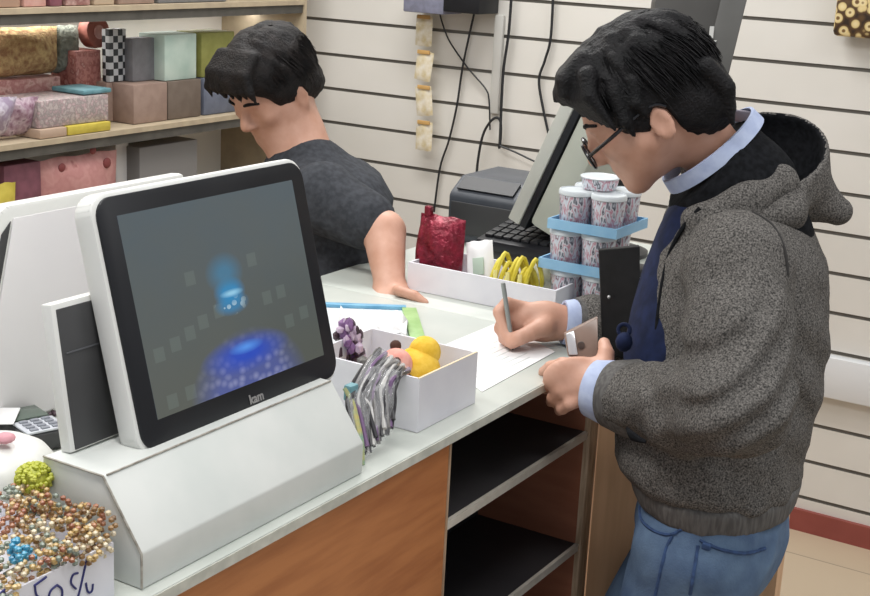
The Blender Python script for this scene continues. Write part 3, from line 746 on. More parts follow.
for L_, (z, h, lev) in enumerate([(1.0008, .057, 'bottom'), (1.0705, .057, 'middle'), (1.1405, .056, 'top')]):
    dx = -.012*(L_ == 1)-.006*(L_ == 0)
    cx0, cx1, cy0, cy1 = TX-.128+dx, TX+dx, TY, TY+.128
    o = thing('candy_tray', 'blue card tray holding tubs, %s of the stack of three' % lev, 'tray', (cx0, cy0, z), 0, 'blue candy trays')
    bx('tray_floor', (cx0, cy0, z), (cx1, cy1, z+.003), BLUET, o)
    for nm, a, b_ in (('front_wall', (cx0, cy0, z+.003), (cx1, cy0+.003, z+.017)), ('back_wall', (cx0, cy1-.003, z+.003), (cx1, cy1, z+.017)),
                      ('side_wall', (cx1-.003, cy0+.003, z+.003), (cx1, cy1-.003, z+.017)), ('side_wall', (cx0, cy0+.003, z+.003), (cx0+.003, cy1-.003, z+.017))):
        bx(nm, a, b_, BLUET, o)
    for i in (0, 1):
        for j in (0, 1):
            tub('candy_tub', cx0+.034+.06*i, cy0+.034+.06*j, z+.0034, h+.008, 'printed candy tub with white lid, %s corner of the %s blue tray' % (where[(i, j)], lev), 'candy tubs in blue trays')
tub('candy_tub', TX-.067, TY+.065, 1.1405+.0034+.0641, .022, 'squat white lidded tub lying on top of the stacked tubs', 'candy tubs in blue trays', .033)

# folder standing behind the man's hand
o = thing('black_folder', 'black folder standing upright against the chest of the man in grey', 'folder', tuple(P(620, 350, 2.06)))
fb = [P(599, 250, 2.08), P(640, 246, 2.02), P(640, 366, 2.02), P(603, 352, 2.08)]
MB().prism(fb, FH*.012, .002).build('cover', mat('black_leatherette', '#0d0d0f', .55, '#141416', 60, spec=.2), o)
MB().ball(P(609, 297, 2.06), .0028, 2).build('snap_button', mat('snap_silver', '#c9c9c9', .3, metal=.7), o)

# white carton with toys
o = thing('toy_carton', 'white open carton holding a yellow toy on the counter edge', 'box', (-.94, 1.455, 1.0))
x0, x1, y0, y1, hh = -1.025, -.852, 1.385, 1.531, .073
for nm, a, b_ in (('front_wall', (x1-.003, y0, 1.0008), (x1, y1, 1+hh)), ('back_wall', (x0, y0, 1.0008), (x0+.003, y1, 1+hh)),
                  ('side_wall', (x0+.003, y0, 1.0008), (x1-.003, y0+.003, 1+hh)), ('side_wall', (x0+.003, y1-.003, 1.0008), (x1-.003, y1, 1+hh)),
                  ('carton_floor', (x0+.003, y0+.003, 1.0008), (x1-.003, y1-.003, 1.003))):
    bx(nm, a, b_, CARD, o)
bx('cut_rim', (x1-.003, y0, 1.0731), (x1, y1, 1.0736), mat('kraft_edge', '#d8c7a8', .7), o)
o = thing('yellow_toy', 'round yellow and pink plush toy inside the white carton', 'toy', (-.93, 1.45, 1.004))
YT = mat('yellow_plush', '#d9ac2a', .9, '#e6bf4a', 60, bump=.5, bscale=200)
PT = mat('pink_plush', '#d58f83', .9, '#e0a698', 60, bump=.4, bscale=200)
MB().ball((-.915, 1.478, 1.046), .033, 3).build('body', YT, o)
MB().ball((-.912, 1.492, 1.070), .022, 3).build('tuft', YT, o)
MB().ball((-.925, 1.443, 1.062), .022, 3).build('face', PT, o)
for q_, r_ in (((-.915, 1.428, 1.072), .006), ((-.908, 1.450, 1.046), .007), ((-.935, 1.455, 1.083), .008)): MB().ball(q_, r_, 2).build('dark_spot', mat('dark_felt', '#4a2f25', .9), o)
o = thing('grey_toy', 'small dark grey trinket beside the yellow toy', 'toy', (-.97, 1.405, 1.004))
k = MB()
for i in range(16):
    k.ball((-.965+rng.uniform(-.018, .018), 1.41+rng.uniform(-.016, .016), 1.02+.05*rng.random()), rng.uniform(.006, .011), 1)
k.build('beads', mat('grey_bead', '#4c4a48', .4, '#7d7a76', 90), o)

# clear packet with dark striped sticks
o = thing('stick_packet', 'clear packet of dark and silver hair sticks leaning on the white carton', 'packet', (-.86, 1.29, 1.0))
STK = [mat('stick_black', '#2b2a2d', .35), mat('stick_silver', '#b9b7b4', .3), mat('stick_purple', '#6f5578', .35), mat('stick_grey', '#6b6866', .35)]
NS = 12
lowp = [P(361+2.9*i, 465-3.0*i, 1.625+.004*i) for i in range(NS)]
midp = [P(347+4.4*i, 396-1.2*i, 1.655+.003*i) for i in range(NS)]
topp = [P(380+2.9*i, 349+2.0*i, 1.735+.001*i) for i in range(NS)]
for i in range(NS):
    j_ = rng.uniform(-.004, .004, 3)
    MB().tube([lowp[i]+Z3*(.004+.006*(i % 3)), midp[i]+(lowp[i]-midp[i])*.3+j_, midp[i]-j_, midp[i]*.5+topp[i]*.5+Z3*.006+j_, topp[i]-RH*.004*(i % 2)], .0030, 7, 4).build('stick', STK[[0, 0, 2, 0, 1, 0, 3, 0, 1, 0, 2, 0][i]], o)
for i in range(NS-1):
    m_ = lambda q, t: np.array(q[i])*(1-t)+np.array(q[i+1])*t
    j_ = rng.uniform(-.004, .004, 3)-FH*.004
    MB().tube([m_(lowp, .5)+Z3*(.006+.005*(i % 2)), m_(midp, .5)+(m_(lowp, .5)-m_(midp, .5))*.35+j_, m_(midp, .4)+j_, (m_(midp, .5)+m_(topp, .5))*.5+Z3*.009, m_(topp, .5)-RH*.006], .0022, 6, 4).build('stick', STK[[3, 0, 1, 0, 0, 2, 0, 1, 0, 3, 0][i]], o)
k = MB(); me_ = []
for i in range(11):
    a, b_, c_ = lowp[i], midp[i], topp[i]
RV = -FH*.008
grid = [[lowp[i]+RV*.6+Z3*.0035 for i in range(12)], [(lowp[i]*.6+midp[i]*.4)+RV*(1+.4*math.sin(i*2.2)) for i in range(12)], [midp[i]+RV*(1.3+.5*math.sin(i*1.7+1)) for i in range(12)],
        [(midp[i]+topp[i])*.5+RV*(1.2+.5*math.sin(i*2.9))+Z3*.01 for i in range(12)], [topp[i]+Z3*.004+RV*.5 for i in range(12)]]
vv = [[k.bm.verts.new(q) for q in r_] for r_ in grid]
for r0, r1 in zip(vv, vv[1:]):
    for i in range(11): k.bm.faces.new((r0[i], r0[i+1], r1[i+1], r1[i]))
cel = k.build('cellophane', mat('cellophane', '#f0f0f2', .12, alpha=.13, spec=1, bump=1, bscale=70, dist=.01), o)
sol = cel.modifiers.new('thickness', 'SOLIDIFY'); sol.thickness = .0006
MB().tube([P(345, 388, 1.655), P(352, 402, 1.65), P(361, 440, 1.63), P(362, 465, 1.622)], .0034, 6, 5).build('yellow_edge', mat('yellow_strip', '#b9ad6a', .5, '#7da08a', 60), o)
MB().box(P(351, 392, 1.66), (.012, .016, .02), .002).build('teal_header', TEAL, o)
# purple keyring bunch
o = thing('keyring_bunch', 'bunch of purple and dark keyring charms right of the touch monitor', 'keyring', tuple(at(347, 388, 2, 1.0)))
PU = [mat('purple_bead', '#6c4a78', .35, '#8d6b96', 80), mat('lilac_bead', '#b49db5', .35, '#cdbccd', 80), mat('dark_bead', '#3a2b33', .35, '#55424b', 80)]
cc = at(347, 388, 2, 1.0)
ks = [MB(), MB(), MB()]
for i in range(90):
    u, v = rng.uniform(-1, 1), rng.random()
    wv = (.026*(1-.35*v))
    q = cc+RH*u*wv+Z3*(.006+.080*v+.012*(1-u*u)*v)+FH*rng.uniform(-.02, .012)*(1-.5*v)
    ks[i % 3].ball(q, rng.uniform(.004, .008), 1, (1, 1, rng.uniform(.8, 1.8)))
for k, m_, nm in zip(ks, PU, ('purple_charms', 'lilac_charms', 'dark_charms')): k.build(nm, m_, o)
MB().torus(cc+Z3*.09, .009, .0022, rot('X', 80)).build('ring', PU[2], o)
# blue and green framed sleeve with papers
o = thing('document_sleeve', 'flat clear sleeve with blue top edge and green side edge on the counter', 'folder', tuple(at(380, 330, 2, 1.0)))
z = 1.0008
a, b_, c_, d_ = at(322, 307, 2, z), at(406, 310, 2, z), at(424, 345, 2, z), at(330, 352, 2, z)
MB().prism([d_, c_, b_, a], (0, 0, .0012)).build('sheet', mat('frosted_sheet', '#d9dfe2', .3, '#e3e8ea', 30), o)
def strip(p, q, wv, h, nm, m_):
    p = np.array(p); q = np.array(q); n_ = np.cross(Z3, nrm(q-p))*wv/2
    MB().prism([p-n_+Z3*.0013, q-n_+Z3*.0013, q+n_+Z3*.0013, p+n_+Z3*.0013], (0, 0, h), .0008).build(nm, m_, o)
strip(a, b_, .013, .006, 'blue_edge', mat('blue_edge', '#5f9cc0', .4, '#7ab2d0', 40))
strip(at(409, 311, 2, z), at(419, 346, 2, z), .024, .005, 'green_edge', mat('green_edge', '#8fb76e', .4, '#a2c583', 40))
o = thing('crumpled_paper', 'crumpled white paper lying on the clear sleeve', 'paper', tuple(at(370, 330, 2, 1.003)))
k = MB(); cc = at(372, 331, 2, 1.0045); gv = []
for i in range(13):
    r_ = []
    for j in range(9):
        q = cc+RH*(i/12-.5)*.11+np.array([0, 0, .010+.007*math.sin(i*1.9+j)+.006*math.cos(j*2.3-i*.7)])+FH*(j/8-.5)*.12
        r_.append(k.bm.verts.new(q))
    gv.append(r_)
for i in range(12):
    for j in range(8): k.bm.faces.new((gv[i][j], gv[i+1][j], gv[i+1][j+1], gv[i][j+1]))
pc = k.build('sheet', PAPER, o); pc.modifiers.new('thickness', 'SOLIDIFY').thickness = .0006
# printed sheet being signed
o = thing('printed_form', 'white printed form under the pen hand on the counter', 'paper', tuple(at(485, 355, 2, 1.0)))
q = [at(428, 352, 2, 1.0006), at(500, 322, 2, 1.0006), at(555, 352, 2, 1.0006), at(482, 392, 2, 1.0006)]
MB().prism(q, (0, 0, .0006)).build('sheet', PAPER, o)
k = MB(); e0, e1 = q[1]-q[0], q[3]-q[0]
for i in range(1, 12):
    for s0, s1 in ((.08, .3+.1*math.sin(i)), (.5, .72+.12*math.cos(i*2))):
        A0 = q[0]+e1*(i/12)+e0*s0; A1 = q[0]+e1*(i/12)+e0*s1; n_ = nrm(e1)*.0012
        k.prism([A0-n_+Z3*.0007, A1-n_+Z3*.0007, A1+n_+Z3*.0007, A0+n_+Z3*.0007], (0, 0, .0002))
k.build('printed_lines', mat('faint_print', '#cdd1ce', .8), o)

# card terminal, beads and bowl at the near left end
o = thing('card_terminal', 'grey card payment terminal lying behind the white dome lid', 'card terminal', (-1.17, 1.03, 1.0))
ctr = at(31, 424, 2, 1.02); RZ = rot('Z', 72)
def lb(c_, s_, bev, rx=None):
    c_ = Vector(c_); v = RZ @ c_+Vector((ctr[0], ctr[1], 1.0)); return MB().box(v, s_, bev, RZ @ (rx or rot('X', 0)))
lb((0, 0, .013), (.060, .10, .024), .007).build('case', PLASTIC_D, o)
lb((0, .022, .0262), (.048, .040, .003), .001).build('screen', mat('terminal_screen', '#5f6b62', .2), o)
lb((0, -.025, .0262), (.050, .042, .003), .001).build('keypad', mat('keypad_pale', '#b9bcc4', .5, '#d3d6dc', 60), o)
k = MB()
for i in range(3):
    for j in range(4):
        v = RZ @ Vector((-.014+.014*i, -.040+.010*j, .0285))+Vector((ctr[0], ctr[1], 1.0)); k.box(v, (.010, .006, .002), .0005, RZ)
k.build('keys', mat('key_grey', '#8a8d96', .5), o)
o = thing('paper_slip', 'white paper slip lying over the end of the card terminal', 'paper', (-1.2, .95, 1.03))
v = at(4, 416, 2, 1.032)
MB().box(v, (.03, .055, .0012), 0, rot('Z', 40)).build('sheet', PAPER, o)
o = thing('bead_chain', 'dark bead chain lying on the counter behind the card terminal', 'chain', tuple(at(48, 400, 2, 1.0)))
k = MB()
for i in range(46):
    a = i*.35; q = at(42+14*math.sin(a*.9)+5*math.sin(a*2.7), 399+14*math.cos(a*.63)+.15*i-3, 2, 1.004); k.ball(q, .0034, 1)
k.build('beads', mat('dark_bead', '#3a2b33'), o)

# white rounded tub lid
bc = at(-2, 487, 2, 1.04)
o = thing('white_dome', 'white rounded dome lid with a pink spot behind the bead box', 'lid', (bc[0], bc[1], 1.0006))
b = MB().lathe((0, 0, 0), [(.060, 0), (.062, .004), (.062, .055), (.059, .068), (.050, .080), (.034, .089), (.015, .093), (.002, .0935)], 44).build('dome', PLASTIC_W, o); b.matrix_parent_inverse = Matrix()
fx = at(5, 438, 0, bc[0]+.02)
b = MB().ball((fx[0]-bc[0], fx[1]-bc[1], fx[2]-1.0006), .009, 2, (1.2, 1.2, .6)).build('pink_spot', mat('pink_flower', '#c98f98', .6), o); b.matrix_parent_inverse = Matrix()

# bead box with handwritten price
o = thing('bead_box', 'white card box with a handwritten price, full of beaded bracelets', 'box', (-.92, .72, 1.0))
bx0, bx1, by0, by1, bh = -1.03, -.845, .50, .845, .055
for nm, a, b_ in (('front_wall', (bx1-.002, by0, 1.0008), (bx1, by1, 1+bh)), ('back_wall', (bx0, by0, 1.0008), (bx0+.002, by1, 1+bh)),
                  ('side_wall', (bx0+.002, by1-.002, 1.0008), (bx1-.002, by1, 1+bh)), ('side_wall', (bx0+.002, by0, 1.0008), (bx1-.002, by0+.002, 1+bh)),
                  ('box_floor', (bx0+.002, by0+.002, 1.0008), (bx1-.002, by1-.002, 1.022))):
    bx(nm, a, b_, CARD, o)
INK = mat('blue_ink', '#2b2d6a', .6)
def stroke(pts, nm='handwriting'):
    w3 = [at(x, y, 0, bx1+.0006) for x, y in pts]
    return w3
k = MB()
for pts in [[(-6, 601), (4, 590), (12, 588), (16, 587)], [(34, 586), (45, 578), (46, 577)], [(35, 586), (37, 596), (46, 600), (49, 610), (40, 620)],
            [(57, 585), (50, 592), (49, 604), (55, 612), (61, 602), (62, 590), (57, 585)], [(78, 573), (73, 575), (71, 583), (76, 589)],
            [(87, 559), (84, 572), (80, 590), (77, 600)], [(86, 583), (88, 592), (92, 591), (93, 584)],
            [(4, 590), (8, 612), (2, 624)]]:
    k.tube(stroke(pts), .0011, 5, 4)
k.build('handwriting', INK, o)
# beaded bracelets heaped on the box
BC = [('gold', mat('gold_bead', '#b08a4a', .3, '#d7bd84', 150)), ('brown', mat('brown_bead', '#6f5030', .3, '#a98352', 150)), ('red', mat('red_bead', '#8a4a34', .3, '#b5805c', 150)),
      ('cream', mat('cream_bead', '#c9b894', .3, '#e2d6bb', 150)), ('teal', mat('teal_bead', '#6a746a', .3, '#98a394', 150))]
BLU = mat('blue_bead', '#2b83a8', .3, '#4aa3c2', 150)
spots = [(105, 535, 0), (97, 527, 1), (86, 520, 2), (72, 517, 1), (97, 541, 3), (82, 547, 0), (70, 552, 1), (60, 557, 4), (48, 556, 0), (63, 538, 3), (45, 536, 3),
         (30, 535, 1), (12, 545, 0), (26, 515, 1), (10, 520, 2), (44, 505, 0), (58, 503, 2), (6, 575, 3), (14, 560, 4), (52, 492, 0), (30, 500, 3), (36, 566, 0), (2, 500, 4), (4, 590, 0)]
adj = ['small', 'loose', 'tight', 'plump']
for i, (x, y, c_) in enumerate(spots):
    zz = 1.06+(.012 if y < 530 else 0)-(.004 if x > 90 else 0)
    q = at(x, y, 2, zz)
    q[0] = min(q[0], bx1-.006); q[1] = min(q[1], by1-.004)
    R0 = .0135+.003*rng.random(); N_ = 13
    side = 'near the right corner of the bead box' if x > 78 else 'in the middle of the bead box' if x > 38 else 'at the left of the bead box'
    o = thing('beaded_bracelet', '%s %s beaded bracelet heaped %s' % (adj[i % 4], BC[c_][0], side), 'bracelet', tuple(q), 0, 'beaded bracelets in the white box')
    Rm = Matrix.Rotation(rng.uniform(-.9, .9), 3, 'X') @ Matrix.Rotation(rng.uniform(-.9, .9), 3, 'Y')
    k = MB(); k2 = MB()
    for j in range(N_):
        a = 2*PI*j/N_
        for lay in (0, 1):
            v = Rm @ Vector((R0*math.cos(a+lay*.2), R0*math.sin(a+lay*.2), -.004+.008*lay))
            (k if (j+lay) % 3 else k2).ball(v, .0031, 1)
    b = k.build('beads', BC[c_][1], o); b.matrix_parent_inverse = Matrix()
    b = k2.build('accent_beads', BC[(c_+1+i) % 5][1], o); b.matrix_parent_inverse = Matrix()
q = at(22, 551, 2, 1.075); o = thing('blue_bracelet', 'bright blue beaded bracelet standing out among the gold ones', 'bracelet', tuple(q))
k = MB()
for j in range(34): k.ball((rng.uniform(-.009, .009), rng.uniform(-.010, .010), rng.uniform(-.009, .009)), .0032, 1)
b = k.build('beads', BLU, o); b.matrix_parent_inverse = Matrix()
q = at(34, 478, 2, 1.085); o = thing('lime_pompom', 'lime green beaded pompom beside the white dome lid', 'pompom', tuple(q))
k = MB()
for j in range(190):
    v = rng.normal(size=3); v /= np.linalg.norm(v); k.ball(v*np.array([.017, .017, .014]), .0027, 1)
k.ball((0, 0, 0), .0145, 2)
b = k.build('beads', mat('lime_bead', '#a3a82e', .5, '#c4c74f', 120), o); b.matrix_parent_inverse = Matrix()

# ================================================================== PEOPLE
def head_frame(C, deg, pitch, roll=0):
    F, S = facing(deg); p_ = math.radians(pitch)
    hf = math.cos(p_)*F-math.sin(p_)*Z3; hu = math.sin(p_)*F+math.cos(p_)*Z3
    r_ = math.radians(roll); hu2 = math.cos(r_)*hu+math.sin(r_)*S; hs = math.cos(r_)*S-math.sin(r_)*hu
    return dict(C=np.array(C), f=hf, u=hu2, s=hs, A=np.array([hf, hs, hu2]))
def hp(H, f, s, u, k=1): return H['C']+(H['f']*f+H['s']*s+H['u']*u)*k
def head_sdf(p, H, s=1.):
    A = H['A']
    d = ell(p, hp(H, -.006, 0, .008, s), A, np.array([.098, .077, .090])*s)
    d = smin(d, ell(p, hp(H, .035, 0, -.058, s), A, np.array([.058, .056, .062])*s), .035*s)       # lower face
    d = smin(d, cap(p, hp(H, .030, .05, -.055, s), hp(H, .070, .016, -.104, s), .02*s, .015*s), .025*s)
    d = smin(d, cap(p, hp(H, .030, -.05, -.055, s), hp(H, .070, -.016, -.104, s), .02*s, .015*s), .025*s)
    d = smin(d, cap(p, hp(H, .072, .012, -.106, s), hp(H, .072, -.012, -.106, s), .015*s, .015*s), .015*s)
    d = smin(d, cap(p, hp(H, .082, .030, -.002, s), hp(H, .082, -.030, -.002, s), .010*s, .010*s), .014*s)  # brow
    for sd in (1, -1):
        d = smin(d, ell(p, hp(H, .066, sd*.040, -.040, s), A, np.array([.020, .020, .018])*s), .018*s)      # cheek
        d = smax(d, -ell(p, hp(H, .098, sd*.030, -.020, s), A, np.array([.014, .017, .011])*s), .010*s)     # socket
        d = smin(d, ell(p, hp(H, .0785, sd*.030, -.021, s), A, np.array([.012, .014, .0095])*s), .004*s)    # lid
        e = ell(p, hp(H, -.004, sd*.078, -.042, s), A, np.array([.016, .008, .027])*s)                      # ear
        e = smax(e, -ell(p, hp(H, -.001, sd*.086, -.039, s), A, np.array([.009, .007, .017])*s), .005*s)
        d = smin(d, e, .008*s)
    d = smin(d, cap(p, hp(H, .090, 0, -.010, s), hp(H, .107, 0, -.047, s), .007*s, .0125*s), .010*s)        # nose
    for sd in (1, -1): d = smin(d, ell(p, hp(H, .098, sd*.012, -.052, s), A, np.array([.010, .008, .008])*s), .006*s)
    d = smin(d, cap(p, hp(H, .088, .016, -.073, s), hp(H, .088, -.016, -.073, s), .006*s, .006*s), .006*s)  # lips
    d = smin(d, cap(p, hp(H, .086, .014, -.083, s), hp(H, .086, -.014, -.083, s), .0065*s, .0065*s), .006*s)
    d = smax(d, -cap(p, hp(H, .098, .018, -.078, s), hp(H, .098, -.018, -.078, s), .0035*s, .0035*s), .003*s)
    return d
def hair_fn(H, s=1., seed=3, fringe=()):
    A = H['A']
    R2 = np.random.default_rng(seed)
    locks = []
    for i in range(170):
        th = R2.uniform(0, 2*PI); l0 = R2.uniform(.05, .6); l1 = l0+R2.uniform(.3, .5)
        pts = []
        for l in (l0, (l0+l1)/2, l1):
            ph = l*1.45; rr = np.array([.106, .086, .095])*1.02
            pts.append((rr[0]*math.sin(ph)*math.cos(th+.35*l)-.010, rr[1]*math.sin(ph)*math.sin(th+.35*l), rr[2]*math.cos(ph)+.006))
        locks.append((pts, R2.uniform(.0045, .0075)))
    def fn(p):
        q = (p-H['C'])@A.T/s
        d = ell(p, hp(H, -.010, 0, .006, s), A, np.array([.107, .088, .097])*s)
        d = smin(d, ell(p, hp(H, -.066, 0, -.055, s), A, np.array([.048, .066, .052])*s), .03*s)
        d = smin(d, ell(p, hp(H, .055, 0, .055, s), A, np.array([.052, .066, .040])*s), .03*s)
        for pts, r_ in locks:
            w3 = [hp(H, *x, s) for x in pts]
            d = smin(d, chain(p, w3, [r_*s, r_*1.1*s, r_*.35*s]), .007*s)
        d = d+wob(p, 75, .0022*s, seed)
        # where the hair ends, as a height over the head for each front-back place
        hm = np.interp(q[:, 0], [-.13, -.10, -.06, -.026, -.018, .004, .014, .030, .045, .060, .078, .10, .13], [-.095, -.10, -.105, -.085, -.022, -.020, -.045, -.052, -.038, -.004, .022, .048, .06])
        mid = np.abs(q[:, 1]) < .05
        hm = np.where(mid & (q[:, 0] < 0), np.minimum(hm, -.08), hm)
        hm = hm+.004*np.sin(q[:, 0]*260+q[:, 1]*190)
        d = smax(d, (hm-q[:, 2])*s*.8, .006*s)
        for pts, rs in fringe:
            d = smin(d, chain(p, [hp(H, *x, s) for x in pts], [x*s for x in rs]), .008*s)
        return d
    return fn
def strands(H, s, n, seed, par, m, lim):
    R2 = np.random.default_rng(seed); k = MB()
    for i in range(n):
        th = R2.uniform(0, 2*PI); l0 = R2.uniform(.1, .95); l1 = l0+R2.uniform(.25, .55); sw = R2.uniform(.1, .5); off = R2.uniform(1.0, 1.045)
        pts = []
        for l in np.linspace(l0, l1, 5):
            ph = l*1.45; rr = np.array([.1085, .0895, .0985])*off*(1+.03*max(0, l-l1+.1)/.1)
            x = (rr[0]*math.sin(ph)*math.cos(th+sw*l)-.010, rr[1]*math.sin(ph)*math.sin(th+sw*l), rr[2]*math.cos(ph)+.006)
            pts.append(x)
        if any(x[2] < lim(x[0]) for x in pts): continue
        k.tube([hp(H, *x, s) for x in pts], [.0010, .0014, .0012, .0003], 3, 0, False)
    tag(k.build('hair_strands', m, par), kind='stuff')
def bounds(c, r): c = np.array(c); return c-r, c+r

# ---------------------------------------------------------------- man in the grey hooded jacket
MF, MS = facing(20)
man = thing('person', 'man in a grey hooded jacket and jeans writing at the counter, glasses on', 'person', tuple(P(705, 515, 1.95)*np.array([1, 1, 0])))
HM = head_frame(P(642, 93, 1.90), 6, 36); HS = .96
neck0, neck1 = P(718, 160, 1.95), P(676, 118, 1.93)
# hands -----------------------------------------------------------
LW = P(604, 394, 1.905)
def left_hand(p):
    d = ell(p, P(584, 381, 1.93), np.array([nrm(P(565, 374, 1.95)-P(604, 391, 1.905)), nrm(np.cross(nrm(P(565, 374, 1.95)-P(604, 391, 1.905)), FH)), FH]), (.042, .036, .017))
    d = smin(d, cap(p, P(636, 402, 1.86), P(596, 388, 1.915), .030, .028), .02)
    T = lambda *a: [P(*q) for q in a]
    fs = [(T((580, 366, 1.93), (563, 364, 1.945), (551, 367, 1.965), (543, 372, 1.985)), (.0105, .0098, .009, .0078)),
          (T((577, 376, 1.925), (560, 378, 1.935), (549, 384, 1.955), (545, 389, 1.975)), (.0105, .0102, .0094, .0082)),
          (T((578, 388, 1.92), (562, 391, 1.925), (553, 398, 1.94), (551, 402, 1.965)), (.0105, .0098, .009, .008)),
          (T((583, 399, 1.915), (570, 404, 1.92), (562, 409, 1.935), (559, 411, 1.955)), (.0098, .009, .0082, .0072))]
    for pts, rs in fs: d = smin(d, chain(p, pts, rs), .006)
    d = smin(d, chain(p, T((597, 384, 1.91), (604, 368, 1.915), (606, 354, 1.93), (604, 343, 1.95)), (.016, .0135, .0115, .009)), .010)
    return d
def right_hand(p):
    ax = nrm(P(512, 322, 2.11)-P(560, 322, 2.135))
    d = ell(p, P(537, 321, 2.12), np.array([ax, nrm(np.cross(ax, FH)), np.cross(ax, nrm(np.cross(ax, FH)))]), (.044, .031, .020))
    d = smin(d, cap(p, P(585, 325, 2.14), P(550, 322, 2.125), .026, .027), .02)
    T = lambda *a: [P(*q) for q in a]
    fs = [(T((524, 308, 2.115), (507, 304, 2.10), (499, 312, 2.095), (506, 333, 2.09), (511, 343, 2.085)), (.011, .0105, .0095, .0088, .0075)),
          (T((522, 316, 2.12), (506, 316, 2.11), (500, 328, 2.105), (507, 342, 2.095)), (.011, .0103, .0095, .0082)),
          (T((523, 325, 2.125), (510, 327, 2.12), (504, 338, 2.115), (511, 346, 2.11)), (.0108, .010, .009, .008)),
          (T((526, 333, 2.13), (515, 338, 2.125), (510, 346, 2.12), (517, 349, 2.115)), (.010, .009, .0083, .0075))]
    for pts, rs in fs: d = smin(d, chain(p, pts, rs), .005)
    d = smin(d, chain(p, T((545, 326, 2.10), (530, 333, 2.085), (519, 338, 2.078), (512, 343, 2.078)), (.0165, .0125, .0115, .009)), .008)
    return d
shL, elL, wrL = P(738, 268, 1.765), P(738, 404, 1.685), P(612, 394, 1.90)
shR, elR, wrR = P(716, 232, 2.10), P(668, 372, 2.20), P(572, 324, 2.13)
def body(p):
    d = head_sdf(p, HM, HS)
    d = smin(d, cap(p, hp(HM, -.03, 0, -.05, HS), neck0, .050, .042), .025)
    # trunk, hidden under the clothes but one surface with the head and hands
    d = smin(d, chain(p, [neck0, P(738, 235, 1.95), P(735, 330, 1.95), P(712, 470, 1.95)], (.036, .034, .07, .07)), .02)
    for a, b_, c_ in ((shL, elL, wrL), (shR, elR, wrR)):
        d = smin(d, chain(p, [P(740, 262, 1.95), a, b_, c_], (.04, .036, .034, .024)), .02)
    d = smin(d, left_hand(p), .01); d = smin(d, right_hand(p), .01)
    return d
lo = np.minimum.reduce([P(470, 330, 2.1), P(850, 500, 1.7), P(700, 0, 1.9), P(560, 330, 2.3), P(700, 300, 2.2)])-.06
hi = np.maximum.reduce([P(470, 330, 2.1), P(850, 500, 1.7), P(560, 0, 1.9), P(560, 330, 2.3), P(700, 300, 2.2), P(720, 300, 1.65)])+.05
ob = sdf_obj('body', body, lo, hi, .0045, SKIN, man)
# hair
def FR(*a): return [tuple(x) for x in a]
fringe = []
for i in range(11):
    s_ = -.05+.010*i
    fringe.append((FR((.045, s_*.9, .090), (.080, s_, .078), (.098-.008*abs(i-5)/5, s_*1.05, .064), (.105-.016*abs(i-5)/5+.004*(i % 3), s_*1.0+.004, .050+.008*((i*5) % 3))), (.012, .013, .010, .003)))
for i in range(6):
    s_ = .03+.009*i
    fringe.append((FR((.05, s_, .07), (.082-.004*i, s_+.012, .045), (.086-.006*i, s_+.016, .022-.007*i)), (.012, .010, .003)))
fringe.append((FR((.03, .078, .03), (.038, .084, -.012), (.038, .081, -.036)), (.012, .010, .003)))
fringe.append((FR((.0, .082, .03), (.012, .087, .002), (.010, .086, -.018)), (.011, .009, .004)))
for i in range(8):
    s_ = -.06+.017*i
    fringe.append((FR((-.095, s_, -.01), (-.104, s_, -.05), (-.090+.004*(i % 3), s_*.95, -.092-.006*(i % 2))), (.014, .012, .004)))
lo, hi = bounds(HM['C'], .19)
hr = sdf_obj('hair', hair_fn(HM, HS, 3, fringe), lo, hi, .0035, HAIR, man)
LIM = lambda f: np.interp(f, [-.13, -.06, -.026, -.018, .014, .045, .060, .10], [-.06, -.06, -.05, .0, .0, .0, .01, .052])
strands(HM, HS, 1500, 5, hr, HAIR, LIM)
# eyes, brows, glasses
def eye(H, s_, sd, par):
    o = MB().ball(hp(H, .0765, sd*.030, -.0215, s_), .0098*s_, 3).build('eye', mat('eye_white', '#d8d2cc', .2), par)
    MB().ball(hp(H, .0828, sd*.030, -.0235, s_), .0040*s_, 2, (1, 1, 1)).build('iris', mat('dark_iris', '#20140e', .15), o)
for nm, m_, dist, r_ in (('eye', mat('eye_white', '#d8d2cc', .2), .0865, .0098),):
    for sd in (1, -1): eye(HM, HS, sd, man)
FRM = mat('black_frame', '#15151a', .25)
gl = MB()
for sd in (1, -1):
    c0 = hp(HM, .110, sd*.034, -.034, HS)
    pts = [c0+(HM['s']*.026*math.cos(a)+HM['u']*.019*math.sin(a))*HS for a in np.linspace(0, 2*PI, 21)]
    gl.tube(pts, .0024, 6)
    gl.tube([hp(HM, .108, sd*.060, -.030, HS), hp(HM, .07, sd*.081, -.022, HS), hp(HM, .0, sd*.084, -.012, HS), hp(HM, -.02, sd*.082, -.024, HS)], .0027, 6, 4)
gl.tube([hp(HM, .110, .009, -.030, HS), hp(HM, .114, 0, -.027, HS), hp(HM, .110, -.009, -.030, HS)], .0018, 6)
gl.build('glasses', FRM, man)
for sd in (1, -1):
    MB().lathe(hp(HM, .1095, sd*.034, -.034, HS), [(.022*HS, 0), (.022*HS, .0012), (.001, .0014)], 24, HM['f']).build('lens', GLASS, man)
    MB().tube([hp(HM, .094, sd*.015, .002, HS), hp(HM, .092, sd*.03, .006, HS), hp(HM, .078, sd*.047, .0, HS)], [.0028, .0034, .002], 6, 4).build('eyebrow', HAIR, man)
